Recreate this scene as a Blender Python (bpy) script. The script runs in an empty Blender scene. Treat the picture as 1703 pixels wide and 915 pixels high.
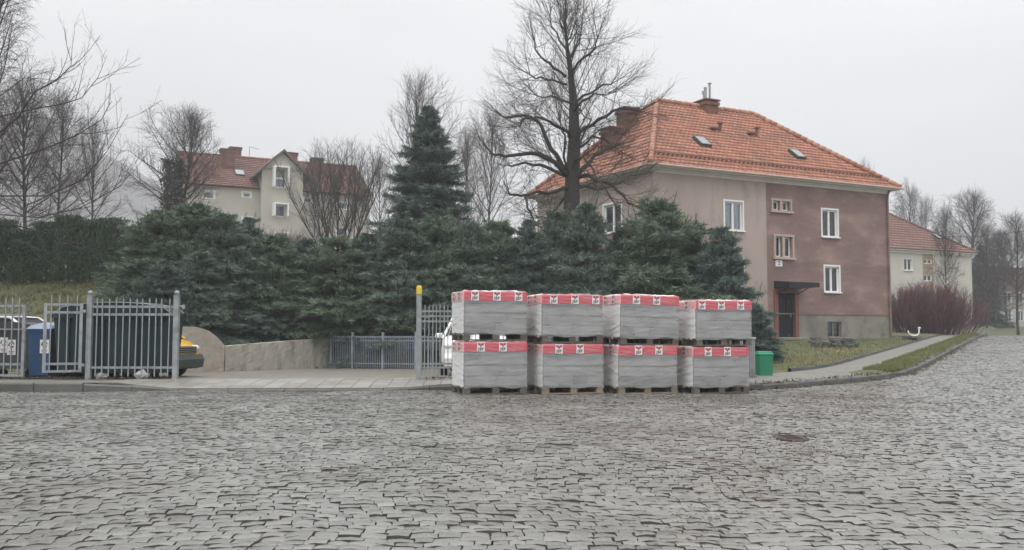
import bpy, math, random
import numpy as np
from mathutils import Vector, Matrix

# ------------------------------------------------------------------ camera, world, sun, exposure
SC = bpy.context.scene
F, CX, CY, HOR, EYE = 1560.0, 851.5, 457.5, 555.0, 1.15     # photo pixels / metres
PIT = math.atan((HOR - CY) / F)
cam_d = bpy.data.cameras.new('camera'); cam = bpy.data.objects.new('camera', cam_d)
SC.collection.objects.link(cam)
cam_d.sensor_width = 36; cam_d.lens = 36 * F / 1703
cam_d.clip_start = 0.1; cam_d.clip_end = 3000
cam.location = (0, 0, EYE); cam.rotation_euler = (math.pi / 2 + PIT, 0, 0)
SC.camera = cam
SC.view_settings.view_transform = 'Standard'; SC.view_settings.look = 'None'
SC.view_settings.exposure = 0.03; SC.view_settings.gamma = 1
SUN_EL, SUN_AZ = math.radians(55), math.radians(-150)     # high, soft, from behind-left of the camera
world = bpy.data.worlds.new('World'); SC.world = world; world.use_nodes = True
nt = world.node_tree; nt.nodes.clear()
def wn(t, **k):
    n = nt.nodes.new(t)
    for a, b in k.items(): setattr(n, a, b)
    return n
out = wn('ShaderNodeOutputWorld'); bg = wn('ShaderNodeBackground'); bg.inputs[1].default_value = 0.1
sky = wn('ShaderNodeTexSky', sky_type='NISHITA', sun_disc=False, sun_elevation=SUN_EL, sun_rotation=SUN_AZ, dust_density=3.0)
tc = wn('ShaderNodeTexCoord'); sep = wn('ShaderNodeSeparateXYZ')
ramp = wn('ShaderNodeValToRGB'); cr = ramp.color_ramp
cr.elements[0].position = 0.0; cr.elements[0].color = (.64, .65, .66, 1)
cr.elements[1].position = 1.0; cr.elements[1].color = (1, 1, 1.0, 1)
e = cr.elements.new(.12); e.color = (.70, .708, .725, 1)
e = cr.elements.new(.32); e.color = (.77, .775, .79, 1)
noi = wn('ShaderNodeTexNoise'); noi.inputs['Scale'].default_value = 1.25; noi.inputs['Detail'].default_value = 5
mapn = wn('ShaderNodeMapping'); mapn.inputs['Scale'].default_value = (1, 1, 3.0)
mr = wn('ShaderNodeMapRange'); mr.inputs['From Min'].default_value = .3; mr.inputs['From Max'].default_value = .7
mr.inputs['To Min'].default_value = 12.6; mr.inputs['To Max'].default_value = 16.8
zen = wn('ShaderNodeMapRange'); zen.inputs['From Min'].default_value = .35; zen.inputs['From Max'].default_value = 1.0
zen.inputs['To Min'].default_value = 1.0; zen.inputs['To Max'].default_value = 2.1
mul0 = wn('ShaderNodeMath', operation='MULTIPLY')
mul = wn('ShaderNodeMixRGB', blend_type='MULTIPLY'); mul.inputs[0].default_value = 1
mix = wn('ShaderNodeMixRGB'); mix.inputs[0].default_value = .95
L = nt.links.new
L(tc.outputs['Generated'], sep.inputs[0]); L(sep.outputs['Z'], ramp.inputs[0]); L(sep.outputs['Z'], zen.inputs[0])
L(tc.outputs['Generated'], mapn.inputs[0]); L(mapn.outputs[0], noi.inputs['Vector']); L(noi.outputs['Fac'], mr.inputs[0])
L(mr.outputs[0], mul0.inputs[0]); L(zen.outputs[0], mul0.inputs[1])
L(ramp.outputs[0], mul.inputs[1]); L(mul0.outputs[0], mul.inputs[2])
L(sky.outputs[0], mix.inputs[1]); L(mul.outputs[0], mix.inputs[2]); L(mix.outputs[0], bg.inputs[0]); L(bg.outputs[0], out.inputs[0])
sun_d = bpy.data.lights.new('sun', 'SUN'); sun_d.energy = 0.9; sun_d.angle = math.radians(25); sun_d.color = (1, .97, .93)
sun = bpy.data.objects.new('sun', sun_d); SC.collection.objects.link(sun)
_sd = Vector((math.sin(SUN_AZ) * math.cos(SUN_EL), math.cos(SUN_AZ) * math.cos(SUN_EL), math.sin(SUN_EL)))
sun.rotation_euler = _sd.to_track_quat('Z', 'Y').to_euler()
SC.cycles.max_bounces = 6; SC.cycles.diffuse_bounces = 3; SC.cycles.glossy_bounces = 3
SC.cycles.transparent_max_bounces = 12; SC.cycles.volume_bounces = 0; SC.cycles.use_denoising = True

# ------------------------------------------------------------------ helpers
rnd = random.Random(7)
def ray(px, py):
    xc, yc = (px - CX) / F, (CY - py) / F
    d = Vector((xc, math.cos(PIT) - yc * math.sin(PIT), math.sin(PIT) + yc * math.cos(PIT)))
    return d / d.y
def at(px, py, Y): return Vector((0, 0, EYE)) + ray(px, py) * Y
def link(o, parent=None):
    SC.collection.objects.link(o)
    if parent is not None: o.parent = parent
    return o
def tag(o, label=None, cat=None, group=None, kind=None):
    if label: o['label'] = label
    if cat: o['category'] = cat
    if group: o['group'] = group
    if kind: o['kind'] = kind
    return o
def empty(name, loc=(0, 0, 0), rz=0.0, label=None, cat=None, group=None):
    o = bpy.data.objects.new(name, None); o.empty_display_size = .3
    o.location = loc; o.rotation_euler = (0, 0, rz); link(o)
    return tag(o, label, cat, group)
def copy_tree(o, parent=None):
    c = o.copy(); link(c)
    if parent is not None: c.parent = parent
    for ch in list(o.children): copy_tree(ch, c)
    return c
def place(o, loc, rz=None, sc=None, label=None):
    o.location = loc
    if rz is not None: o.rotation_euler = (0, 0, rz)
    if sc is not None: o.scale = sc
    if label: o['label'] = label
    return o

class MB:
    def __init__(s): s.v = []; s.f = []; s.m = []; s.t = []
    def add(s, vs, fs, mi=0, tone=None):
        b = len(s.v); s.v.extend([tuple(p) for p in vs])
        for f in fs:
            s.f.append(tuple(b + i for i in f)); s.m.append(mi); s.t.append(rnd.random() if tone is None else tone)
    def box(s, c, d, mi=0, rz=0.0, M=None, taper=1.0, bev=0.0):
        x, y, z = d[0] / 2, d[1] / 2, d[2] / 2
        if bev > 0:
            b = min(bev, x * .9, y * .9, z * .9); vs = []
            rings = [(-z, x - b, y - b, 0), (-z + b, x, y, 1), (z - b, x, y, 1), (z, x - b, y - b, 0)]
            for zz, xx, yy, k in rings:
                c2 = b if k else b * .6
                vs += [(-xx + c2, -yy, zz), (xx - c2, -yy, zz), (xx, -yy + c2, zz), (xx, yy - c2, zz), (xx - c2, yy, zz), (-xx + c2, yy, zz), (-xx, yy - c2, zz), (-xx, -yy + c2, zz)]
            fs = [tuple(range(7, -1, -1)), tuple(range(24, 32))]
            for r in range(3):
                for i in range(8):
                    j = (i + 1) % 8; fs.append((r * 8 + i, r * 8 + j, r * 8 + 8 + j, r * 8 + 8 + i))
        else:
            vs = [(-x, -y, -z), (x, -y, -z), (x, y, -z), (-x, y, -z), (-x * taper, -y * taper, z), (x * taper, -y * taper, z), (x * taper, y * taper, z), (-x * taper, y * taper, z)]
            fs = [(3, 2, 1, 0), (4, 5, 6, 7), (0, 1, 5, 4), (1, 2, 6, 5), (2, 3, 7, 6), (3, 0, 4, 7)]
        if M is not None: vs = [M @ Vector(p) for p in vs]
        elif rz:
            ca, sa = math.cos(rz), math.sin(rz); vs = [(p[0] * ca - p[1] * sa, p[0] * sa + p[1] * ca, p[2]) for p in vs]
        s.add([(p[0] + c[0], p[1] + c[1], p[2] + c[2]) for p in vs], fs, mi, rnd.random())
        return s
    def tube(s, pts, rad, sides=8, mi=0, caps=True, tone=None):
        pts = [Vector(p) for p in pts]; n = len(pts)
        if not hasattr(rad, '__len__'): rad = [rad] * n
        tone = rnd.random() if tone is None else tone
        d0 = (pts[1] - pts[0]).normalized()
        ref = Vector((0, 0, 1)) if abs(d0.z) < .9 else Vector((1, 0, 0))
        b = len(s.v); a1 = d0.cross(ref).normalized()
        for i, p in enumerate(pts):
            d = (pts[min(i + 1, n - 1)] - pts[max(i - 1, 0)])
            if d.length < 1e-9: d = d0
            d.normalize()
            a1 = (a1 - d * a1.dot(d))
            a1 = a1.normalized() if a1.length > 1e-6 else d.cross(Vector((.3, .7, .6))).normalized()
            a2 = d.cross(a1); r = rad[i]
            for k in range(sides):
                t = 2 * math.pi * k / sides; c_, s_ = math.cos(t) * r, math.sin(t) * r
                s.v.append((p.x + a1.x * c_ + a2.x * s_, p.y + a1.y * c_ + a2.y * s_, p.z + a1.z * c_ + a2.z * s_))
        for i in range(n - 1):
            for k in range(sides):
                j = (k + 1) % sides
                s.f.append((b + i * sides + k, b + i * sides + j, b + (i + 1) * sides + j, b + (i + 1) * sides + k)); s.m.append(mi); s.t.append(tone)
        if caps and sides > 3:
            s.f.append(tuple(b + k for k in reversed(range(sides)))); s.m.append(mi); s.t.append(tone)
            s.f.append(tuple(b + (n - 1) * sides + k for k in range(sides))); s.m.append(mi); s.t.append(tone)
        return s
    def lathe(s, prof, c=(0, 0, 0), sides=16, mi=0, axis='z'):
        b = len(s.v)
        for r, h in prof:
            for k in range(sides):
                t = 2 * math.pi * k / sides; x, y = r * math.cos(t), r * math.sin(t)
                p = (x, y, h) if axis == 'z' else ((x, h, y) if axis == 'y' else (h, x, y))
                s.v.append((p[0] + c[0], p[1] + c[1], p[2] + c[2]))
        tn = rnd.random()
        for i in range(len(prof) - 1):
            for k in range(sides):
                j = (k + 1) % sides
                s.f.append((b + i * sides + k, b + i * sides + j, b + (i + 1) * sides + j, b + (i + 1) * sides + k)); s.m.append(mi); s.t.append(tn)
        return s
    def prism(s, poly, y0, y1, mi=0, M=None):        # poly in x,z extruded along y
        n = len(poly); vs = [(x, y0, z) for x, z in poly] + [(x, y1, z) for x, z in poly]
        fs = [tuple(range(n)), tuple(reversed(range(n, 2 * n)))] + [(i, n + i, n + (i + 1) % n, (i + 1) % n) for i in range(n)]
        if M is not None: vs = [M @ Vector(p) for p in vs]
        s.add(vs, fs, mi, rnd.random()); return s
    def build(s, name, mats, parent=None, smooth=False, angle=None):
        me = bpy.data.meshes.new(name); me.from_pydata(s.v, [], s.f)
        mats = mats if isinstance(mats, (list, tuple)) else [mats]
        for m in mats: me.materials.append(m)
        if len(mats) > 1: me.polygons.foreach_set('material_index', s.m)
        at_ = me.attributes.new('tone', 'FLOAT', 'FACE'); at_.data.foreach_set('value', s.t)
        if smooth: me.polygons.foreach_set('use_smooth', [True] * len(me.polygons))
        me.validate(); me.update()
        o = bpy.data.objects.new(name, me); link(o, parent)
        return o
def np_mesh(name, V, Q, mats, parent=None, tone=None, smooth=False, mi=None):
    me = bpy.data.meshes.new(name); V = np.asarray(V, np.float32); Q = np.asarray(Q, np.int32); k = Q.shape[1]
    me.vertices.add(len(V)); me.vertices.foreach_set('co', V.ravel())
    me.loops.add(Q.size); me.loops.foreach_set('vertex_index', Q.ravel())
    me.polygons.add(len(Q)); me.polygons.foreach_set('loop_start', np.arange(0, Q.size, k, dtype=np.int32))
    try: me.polygons.foreach_set('loop_total', np.full(len(Q), k, np.int32))
    except Exception: pass
    mats = mats if isinstance(mats, (list, tuple)) else [mats]
    for m in mats: me.materials.append(m)
    if mi is not None: me.polygons.foreach_set('material_index', np.asarray(mi, np.int32))
    a = me.attributes.new('tone', 'FLOAT', 'FACE')
    a.data.foreach_set('value', np.asarray(tone if tone is not None else np.random.RandomState(1).rand(len(Q)), np.float32))
    me.polygons.foreach_set('use_smooth', np.full(len(Q), bool(smooth)))
    me.update(calc_edges=True); me.validate()
    o = bpy.data.objects.new(name, me); link(o, parent); return o

# ------------------------------------------------------------------ materials
MATS = {}
def mat(name, col, rough=.7, col2=None, scale=4.0, detail=5, tone=None, bump=0.0, bscale=None, metal=0.0, stretch=None, spec=.5,
        dirt=None, dscale=.8, dlo=.45, dhi=.7, rough2=None, rscale=None, dirt2=None, d2scale=.4, world=False, trans=None):
    m = bpy.data.materials.new(name); m.use_nodes = True; n = m.node_tree; N = n.nodes; LK = n.links.new
    b = N['Principled BSDF']; b.inputs['Roughness'].default_value = rough; b.inputs['Metallic'].default_value = metal
    b.inputs['Specular IOR Level'].default_value = spec
    c4 = lambda c: (c[0], c[1], c[2], 1)
    b.inputs['Base Color'].default_value = c4(col); cur = None
    if world: co = N.new('ShaderNodeNewGeometry').outputs['Position']
    else: co = N.new('ShaderNodeTexCoord').outputs['Object']
    if stretch:
        mp = N.new('ShaderNodeMapping'); mp.inputs['Scale'].default_value = stretch; LK(co, mp.inputs[0]); co = mp.outputs[0]
    def noise(sc, det=detail):
        t = N.new('ShaderNodeTexNoise'); t.inputs['Scale'].default_value = sc; t.inputs['Detail'].default_value = det
        t.inputs['Roughness'].default_value = .62; LK(co, t.inputs['Vector']); return t.outputs['Fac']
    def mixc(fac, a, c):
        x = N.new('ShaderNodeMixRGB')
        if isinstance(fac, float): x.inputs[0].default_value = fac
        else: LK(fac, x.inputs[0])
        for i, q in ((1, a), (2, c)):
            if isinstance(q, tuple): x.inputs[i].default_value = c4(q)
            else: LK(q, x.inputs[i])
        return x.outputs[0]
    def rng(o, lo, hi, a=0.0, c=1.0):
        r = N.new('ShaderNodeMapRange'); LK(o, r.inputs[0])
        for i, q in zip(range(1, 5), (lo, hi, a, c)): r.inputs[i].default_value = q
        return r.outputs[0]
    cur = col
    if col2 is not None: cur = mixc(rng(noise(scale), .3, .7), col, col2)
    if tone is not None:          # per-face variation between the colour and tone colour
        a = N.new('ShaderNodeAttribute'); a.attribute_name = 'tone'
        cur = mixc(a.outputs['Fac'], cur, tone) if isinstance(tone, tuple) else cur
    if dirt is not None: cur = mixc(rng(noise(dscale, 6), dlo, dhi), cur, dirt)
    if dirt2 is not None: cur = mixc(rng(noise(d2scale, 7), .54, .70, 0, .75), cur, dirt2)
    if not isinstance(cur, tuple): LK(cur, b.inputs['Base Color'])
    if rough2 is not None: LK(rng(noise(rscale or scale * .6), .35, .65, rough, rough2), b.inputs['Roughness'])
    if bump:
        bp = N.new('ShaderNodeBump'); bp.inputs['Strength'].default_value = min(1, bump); bp.inputs['Distance'].default_value = .02
        LK(noise(bscale or scale * 4), bp.inputs['Height']); LK(bp.outputs[0], b.inputs['Normal'])
    if trans is not None:
        tr = N.new('ShaderNodeBsdfTransparent'); ms = N.new('ShaderNodeMixShader'); ms.inputs[0].default_value = 1 - trans
        LK(tr.outputs[0], ms.inputs[1]); LK(b.outputs[0], ms.inputs[2]); LK(ms.outputs[0], N['Material Output'].inputs[0])
    MATS[name] = m; return m

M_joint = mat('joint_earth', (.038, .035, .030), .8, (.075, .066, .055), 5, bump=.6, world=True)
M_cobble = mat('granite_cobble', (.125, .126, .119), .15, (.19, .19, .18), 14, tone=(.225, .222, .205), bump=.2, bscale=38, rough2=.38, rscale=.9, world=True, dirt=(.105, .092, .076), dscale=.5, dlo=.50, dhi=.8)
M_kerb = mat('kerb_granite', (.115, .115, .108), .6, (.07, .07, .065), 3, tone=(.10, .10, .094), bump=.5, bscale=30, world=True, dirt=(.05, .05, .04), dscale=1.3)
M_pave = mat('pavement_concrete', (.20, .19, .168), .6, (.13, .125, .11), 2.5, bump=.3, bscale=40, world=True, dirt=(.12, .11, .09), dscale=.9, dlo=.5, dhi=.8)
M_slab = mat('apron_slab', (.235, .22, .19), .45, (.175, .165, .145), 4, tone=(.27, .265, .24), bump=.3, bscale=40, world=True, dirt=(.15, .14, .12), dscale=1.2, dlo=.5, dhi=.8)
M_yard = mat('yard_asphalt', (.205, .188, .158), .45, (.155, .145, .122), 1.2, bump=.4, bscale=50, world=True)
M_soil = mat('winter_grass_soil', (.078, .10, .034), .9, (.095, .095, .042), .9, bump=.8, bscale=14, world=True, dirt=(.06, .055, .035), dscale=2.2)
M_grass = mat('grass_blade', (.10, .135, .035), .8, None, tone=(.19, .18, .075), world=True)
M_bankg = mat('bank_grass_blade', (.075, .08, .03), .8, None, tone=(.12, .095, .05), world=True)
M_straw = mat('dry_grass_blade', (.30, .22, .12), .8, None, tone=(.20, .17, .08))
M_hill = mat('far_wooded_hill', (.13, .13, .135), .9, (.19, .185, .185), .03, bump=1, bscale=.3, world=True)
M_bark = mat('bark', (.026, .023, .021), .85, (.05, .044, .04), 14, bump=.6, bscale=40)
M_twig = mat('twig', (.03, .024, .023), .8, None, tone=(.05, .04, .037))
M_twigfar = mat('twig_pale', (.045, .038, .036), .8, None, tone=(.07, .06, .055))
M_twigred = mat('twig_reddish', (.12, .045, .052), .8, None, tone=(.085, .045, .048))
M_birch = mat('birch_bark', (.55, .53, .5), .7, (.12, .11, .1), 6)
M_needle = mat('spruce_needle', (.062, .098, .080), .85, None, spec=.15, tone=(.225, .285, .23))
M_needle2 = mat('spruce_needle_blue', (.052, .084, .074), .85, None, spec=.15, tone=(.18, .24, .205))
M_needle3 = mat('spruce_needle_olive', (.060, .10, .074), .85, None, spec=.15, tone=(.23, .295, .205))
M_thuja = mat('thuja_leaf', (.030, .058, .04), .65, None, tone=(.075, .115, .065))
M_ivy = mat('ivy_leaf', (.02, .03, .02), .5, None, tone=(.04, .05, .03))
M_steel = mat('galvanised_steel', (.33, .35, .36), .45, (.24, .26, .27), 5, metal=.35, bump=.15, bscale=30, dirt=(.17, .13, .10), dscale=2.5, dlo=.52, dhi=.75)
M_steel2 = mat('painted_railing_blue_grey', (.27, .31, .36), .5, (.20, .235, .28), 4)
M_yellow = mat('yellow_cap_paint', (.70, .50, .02), .45, (.55, .38, .02), 12)
M_taupe = mat('render_taupe', (.43, .345, .31), .85, (.375, .305, .275), .8, bump=.25, bscale=60, dirt2=(.27, .225, .20), d2scale=1.1, dirt=(.31, .255, .22), dscale=.45, dlo=.46, dhi=.75, stretch=(1, 1, .45))
M_brown = mat('render_brown', (.25, .162, .146), .85, (.172, .113, .104), 1.4, bump=.35, bscale=40, dirt=(.37, .26, .225), dscale=.7, dlo=.48, dhi=.70, dirt2=(.125, .085, .078), d2scale=.38, stretch=(.75, .75, 2.0))
M_plinth = mat('plinth_cement', (.27, .255, .215), .85, dirt2=(.10, .10, .085), d2scale=1.6, col2=(.2, .19, .165), scale=1.2, bump=.4, bscale=30, dirt=(.13, .125, .105), dscale=.9, dlo=.5, dhi=.75)
M_plinth2 = mat('plinth_cement_grey', (.22, .225, .21), .85, (.17, .175, .16), 1.2, bump=.4, bscale=30)
M_cream = mat('render_cream', (.47, .445, .39), .85, (.41, .39, .34), .6, bump=.2, bscale=40, dirt=(.40, .35, .28), dscale=.4, dlo=.55, dhi=.8)
M_cream2 = mat('render_pale', (.56, .535, .48), .85, (.49, .465, .415), .6, bump=.2, bscale=40)
M_stair = mat('render_stair_strip', (.36, .26, .19), .85, (.3, .22, .16), .8)
M_white = mat('white_paint', (.80, .80, .79), .45, (.72, .72, .70), 6)
M_cornice = mat('cornice_paint', (.66, .635, .59), .7, (.54, .51, .47), 2)
M_conc = mat('window_surround_concrete', (.47, .375, .32), .85, (.38, .30, .255), 5, bump=.3)
M_tile = mat('clay_tile', (.29, .105, .06), .6, (.22, .078, .046), 3, tone=(.40, .165, .10), bump=.2, bscale=40, dirt=(.13, .082, .052), dscale=.8, dlo=.46, dhi=.78)
M_tileold = mat('old_clay_tile', (.17, .078, .060), .7, (.115, .06, .048), 2, tone=(.225, .11, .085), dirt=(.11, .06, .05), dscale=.5, dlo=.45, dhi=.75)
M_tilecap = mat('ridge_tile', (.36, .15, .09), .65, (.26, .10, .06), 3, tone=(.46, .25, .18))
M_brick = mat('chimney_brick', (.20, .085, .06), .8, (.13, .06, .045), 5, bump=.5, bscale=25, dirt=(.07, .045, .04), dscale=1.5)
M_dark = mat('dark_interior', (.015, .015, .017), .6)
M_curtain = mat('net_curtain', (.42, .42, .42), .9, (.3, .3, .3), 3)
M_black = mat('black_metal', (.012, .013, .018), .55, (.02, .02, .026), 8, spec=.25)
M_door = mat('door_dark', (.014, .014, .022), .6, (.010, .010, .015), 3, spec=.2, dirt=(.14, .14, .15), dscale=6, dlo=.64, dhi=.70)
M_doorframe = mat('door_frame_red_brown', (.22, .085, .065), .6, (.17, .065, .05), 4)
M_blockwet = mat('concrete_block_wet', (.085, .087, .088), .6, (.13, .13, .13), 5, tone=(.11, .11, .11), bump=.4, bscale=30)
M_wood = mat('pallet_wood', (.185, .15, .11), .8, (.12, .10, .075), 5, tone=(.24, .20, .15), bump=.4, bscale=20)
M_wooddark = mat('pallet_wood_wet', (.09, .075, .06), .7, (.06, .05, .042), 5, tone=(.13, .11, .09), bump=.4, bscale=20)
M_block = mat('concrete_block', (.24, .24, .235), .85, (.17, .17, .165), 5, tone=(.34, .34, .33), bump=.4, bscale=30)
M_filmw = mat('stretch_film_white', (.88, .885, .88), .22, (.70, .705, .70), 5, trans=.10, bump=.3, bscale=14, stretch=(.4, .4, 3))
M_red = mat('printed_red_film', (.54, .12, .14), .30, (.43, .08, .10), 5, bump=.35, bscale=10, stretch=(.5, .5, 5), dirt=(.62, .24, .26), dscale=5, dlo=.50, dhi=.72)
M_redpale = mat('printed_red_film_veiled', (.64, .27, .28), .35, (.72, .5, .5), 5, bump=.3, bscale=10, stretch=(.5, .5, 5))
M_logow = mat('printed_white_film', (.74, .72, .71), .35, (.66, .62, .62), 9)
M_logor = mat('printed_emblem_red', (.36, .05, .06), .5)
M_logob = mat('printed_letter_ink', (.04, .05, .08), .5)
M_green = mat('green_bin_plastic', (.012, .20, .095), .4, (.01, .15, .075), 4)
M_greenl = mat('green_bin_lid', (.02, .30, .16), .35, (.02, .24, .13), 4)
M_blue = mat('blue_bin_plastic', (.015, .065, .16), .45, (.012, .05, .12), 4)
M_bluelid = mat('blue_bin_lid', (.30, .36, .46), .35, (.22, .28, .38), 4)
M_navy = mat('navy_container', (.016, .036, .040), .6, (.010, .024, .030), 2, bump=.2, spec=.25)
M_paleedge = mat('pale_lid_edge', (.24, .25, .26), .5)
M_darkgrey = mat('dark_grey_plastic', (.045, .055, .055), .5, (.03, .035, .036), 4)
M_rubber = mat('tyre_rubber', (.018, .018, .018), .85)
M_cwhite = mat('car_paint_white', (.75, .75, .74), .22, (.7, .7, .69), 3)
M_cyellow = mat('car_paint_yellow', (.62, .36, .02), .28, (.55, .30, .02), 3)
M_alloy = mat('wheel_alloy', (.4, .41, .42), .35, metal=.7)
M_lens = mat('headlamp_lens', (.55, .57, .6), .1, spec=.8)
M_wall = mat('retaining_wall_concrete', (.36, .34, .29), .85, (.29, .27, .23), 2.0, bump=.5, bscale=20, dirt=(.09, .085, .065), dscale=1.3, dlo=.5, dhi=.75, stretch=(2.0, 2.0, .35))
M_stucco = mat('retaining_wall_stucco', (.36, .325, .275), .9, (.30, .27, .23), 3, bump=.8, bscale=12)
M_leaf = mat('dead_leaf', (.13, .075, .04), .8, None, tone=(.06, .045, .035))
M_stone = mat('stacked_slab', (.09, .09, .085), .8, (.055, .055, .05), 6, tone=(.15, .145, .135), bump=.6, bscale=20)
M_sand = mat('road_sand', (.17, .14, .11), .9, None, tone=(.10, .08, .062))
M_rust = mat('rusty_iron', (.05, .026, .022), .7, (.03, .022, .02), 12, bump=.6, bscale=60)
M_paper = mat('litter_paper', (.6, .6, .58), .8)
def glass_mat(name, tint, fac):
    m = bpy.data.materials.new(name); m.use_nodes = True; n = m.node_tree; N = n.nodes
    N.remove(N['Principled BSDF'])
    tr = N.new('ShaderNodeBsdfTransparent'); tr.inputs[0].default_value = tint
    gl = N.new('ShaderNodeBsdfGlossy'); gl.inputs['Roughness'].default_value = .03; gl.inputs[0].default_value = (.9, .93, .95, 1)
    fr = N.new('ShaderNodeFresnel'); fr.inputs[0].default_value = 1.5
    ad = N.new('ShaderNodeMath'); ad.operation = 'ADD'; ad.inputs[1].default_value = fac
    ms = N.new('ShaderNodeMixShader')
    n.links.new(fr.outputs[0], ad.inputs[0]); n.links.new(ad.outputs[0], ms.inputs[0])
    n.links.new(tr.outputs[0], ms.inputs[1]); n.links.new(gl.outputs[0], ms.inputs[2]); n.links.new(ms.outputs[0], N['Material Output'].inputs[0])
    return m
M_glass = glass_mat('window_glass', (.72, .75, .78, 1), .04)
M_skyglass = glass_mat('rooflight_glass', (.3, .33, .36, 1), .22)

# ------------------------------------------------------------------ terrain functions
_b = lambda t: tuple((1 - t) ** 2 * p + 2 * t * (1 - t) * q + t * t * r for p, q, r in zip((5.6, 20.1), (9.1, 22.3), (11.2, 26.11)))
KP = [(-60, 18.7), (-8, 18.75), (-1.5, 19.05), (4.2, 19.65)] + [_b(i / 8) for i in range(9)] + [(9.1 + .483 * 60, 22.3 + .876 * 60)]
S0 = np.array([9.1, 22.3]); TD = np.array([.483, .876]); TD = TD / np.linalg.norm(TD); ND = np.array([-TD[1], TD[0]])
def sn(X, Y): return (X - S0[0]) * TD[0] + (Y - S0[1]) * TD[1], (X - S0[0]) * ND[0] + (Y - S0[1]) * ND[1]
def road_z(X, Y):
    X = np.asarray(X, float); Y = np.asarray(Y, float); s, n = sn(X, Y)
    sp = lambda q, w: w * np.logaddexp(0, q / w)
    z = .0225 * (sp(s, 2.5) - sp(s - 50, 4)) * np.clip((X + 4) / 8, 0, 1)
    return z - .05 * np.exp(-(((X - 5) / 3.5) ** 2 + ((Y - 19.0) / 2.5) ** 2))
def kerb_d(X, Y):                                     # signed distance to the kerb line, positive behind it
    X = np.asarray(X, float); Y = np.asarray(Y, float); best = np.full(X.shape, 1e9); sg = np.ones(X.shape)
    for (x0, y0), (x1, y1) in zip(KP[:-1], KP[1:]):
        dx, dy = x1 - x0, y1 - y0; t = np.clip(((X - x0) * dx + (Y - y0) * dy) / (dx * dx + dy * dy), 0, 1)
        qx, qy = X - x0 - t * dx, Y - y0 - t * dy; d = np.hypot(qx, qy); s_ = np.sign(dx * qy - dy * qx + 1e-12)
        u = d < best - 1e-9; best = np.where(u, d, best); sg = np.where(u, s_, sg)
    return best * sg
def kerb_h(X, Y):
    X = np.asarray(X, float)
    return np.interp(X, [-60, -8.0, -6.9, -2.3, -1.3, 60], [.17, .17, .035, .035, .12, .105])
def pave_z(X, Y, d):                                   # pavement surface d metres behind the kerb
    k = kerb_h(X, Y); back = np.where(np.asarray(X) < 0, .15, .125)
    return road_z(X, Y) + k + (back - k) * np.clip(np.asarray(d) / 1.7, 0, 1)
def sstep(a, b, x):
    t = np.clip((x - a) / (b - a), 0, 1); return t * t * (3 - 2 * t)
def lawn_z(X, Y):
    s, n = sn(X, Y); return road_z(X, Y) + .15 + np.clip(.032 * np.clip(n - .5, 0, None), 0, .27) * np.clip((s + 1.5) / 14, 0, 1)
WALLX = [-60, -12, -9.6, -8.1, -5.8, 0, 4.2, 4.5]; WALLY = [25.8, 25.8, 24.1, 26.6, 30.1, 29.1, 28.5, 20]
def ground_z(X, Y):
    X = np.asarray(X, float); Y = np.asarray(Y, float)
    hl = np.interp(Y, [0, 25.8, 27.5, 29, 33, 38, 50, 84, 110, 160, 240, 330, 420], [.1, .25, .7, 1.5, 3.0, 3.2, 4.4, 7.2, 8, 9, 10, 11, 12])
    hl = hl + np.interp(Y, [84, 110, 160, 300, 500, 700, 850], [0, 2, 9, 40, 98, 158, 192]) * np.clip((-.2 - X / np.clip(Y, 60, 900)) / .3, 0, 1) * (1 + .05 * np.sin(X * .021) + .03 * np.sin(X * .07 + Y * .02))
    hm = np.interp(Y, [0, 28.5, 31, 36, 50, 84, 160, 420], [.1, .2, 1.0, 1.6, 2.2, 4.5, 8, 16])
    ln = lawn_z(X, Y)
    wl = sstep(-6, -13, X); wm = sstep(7.0, 1.5, X)
    far_r = sstep(70, 200, Y) * 6 * sstep(20, 60, X)
    h = ln + far_r; h = h + (hm - h) * wm; h = h + (hl - h) * wl
    d = kerb_d(X, Y)
    wy = np.interp(X, WALLX, WALLY)
    yard = sstep(.45, .12, Y - wy) * (X < 4.5)
    h = h + (-.12 - h) * yard
    low = road_z(X, Y) - .12
    h = np.where(d < 2.0, low, np.where(d < 2.3, low + (h - low) * np.clip((d - 2.0) / .22, 0, 1), h))
    return h
def gz(x, y): return float(ground_z(np.array([x]), np.array([y]))[0])
# ------------------------------------------------------------------ ground, road, pavement
def axis(parts):
    o = []
    for a, b, st in parts: o += list(np.arange(a, b, st))
    return np.array(o + [parts[-1][1]])
gx = axis([(-580, -60, 13), (-60, -24, 2), (-24, 36, .4), (36, 60, 2), (60, 500, 13)])
gy = axis([(-30, 12, 3), (12, 16, 1), (16, 66, .4), (66, 100, 2), (100, 840, 14)])
GX, GY = np.meshgrid(gx, gy); GZ = ground_z(GX, GY)
_rs = np.random.RandomState(3)
GZ = GZ + np.where(kerb_d(GX, GY) > 3, .03, 0) * _rs.randn(*GX.shape) * np.where(GY < 24, .3, 1) * np.where((GX < 4.5) & (GY < np.interp(GX, WALLX, WALLY) + .3), 0, 1)
nx, ny = len(gx), len(gy)
idx = np.arange(nx * ny).reshape(ny, nx)
Q = np.stack([idx[:-1, :-1], idx[:-1, 1:], idx[1:, 1:], idx[1:, :-1]], -1).reshape(-1, 4)
cxq, cyq = GX[:-1, :-1].ravel(), GY[:-1, :-1].ravel()
g = np_mesh('ground', np.stack([GX, GY, GZ], -1).reshape(-1, 3), Q, [M_soil, M_hill], smooth=True, mi=(cyq > 100).astype(int))
tag(g, kind='structure')

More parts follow.
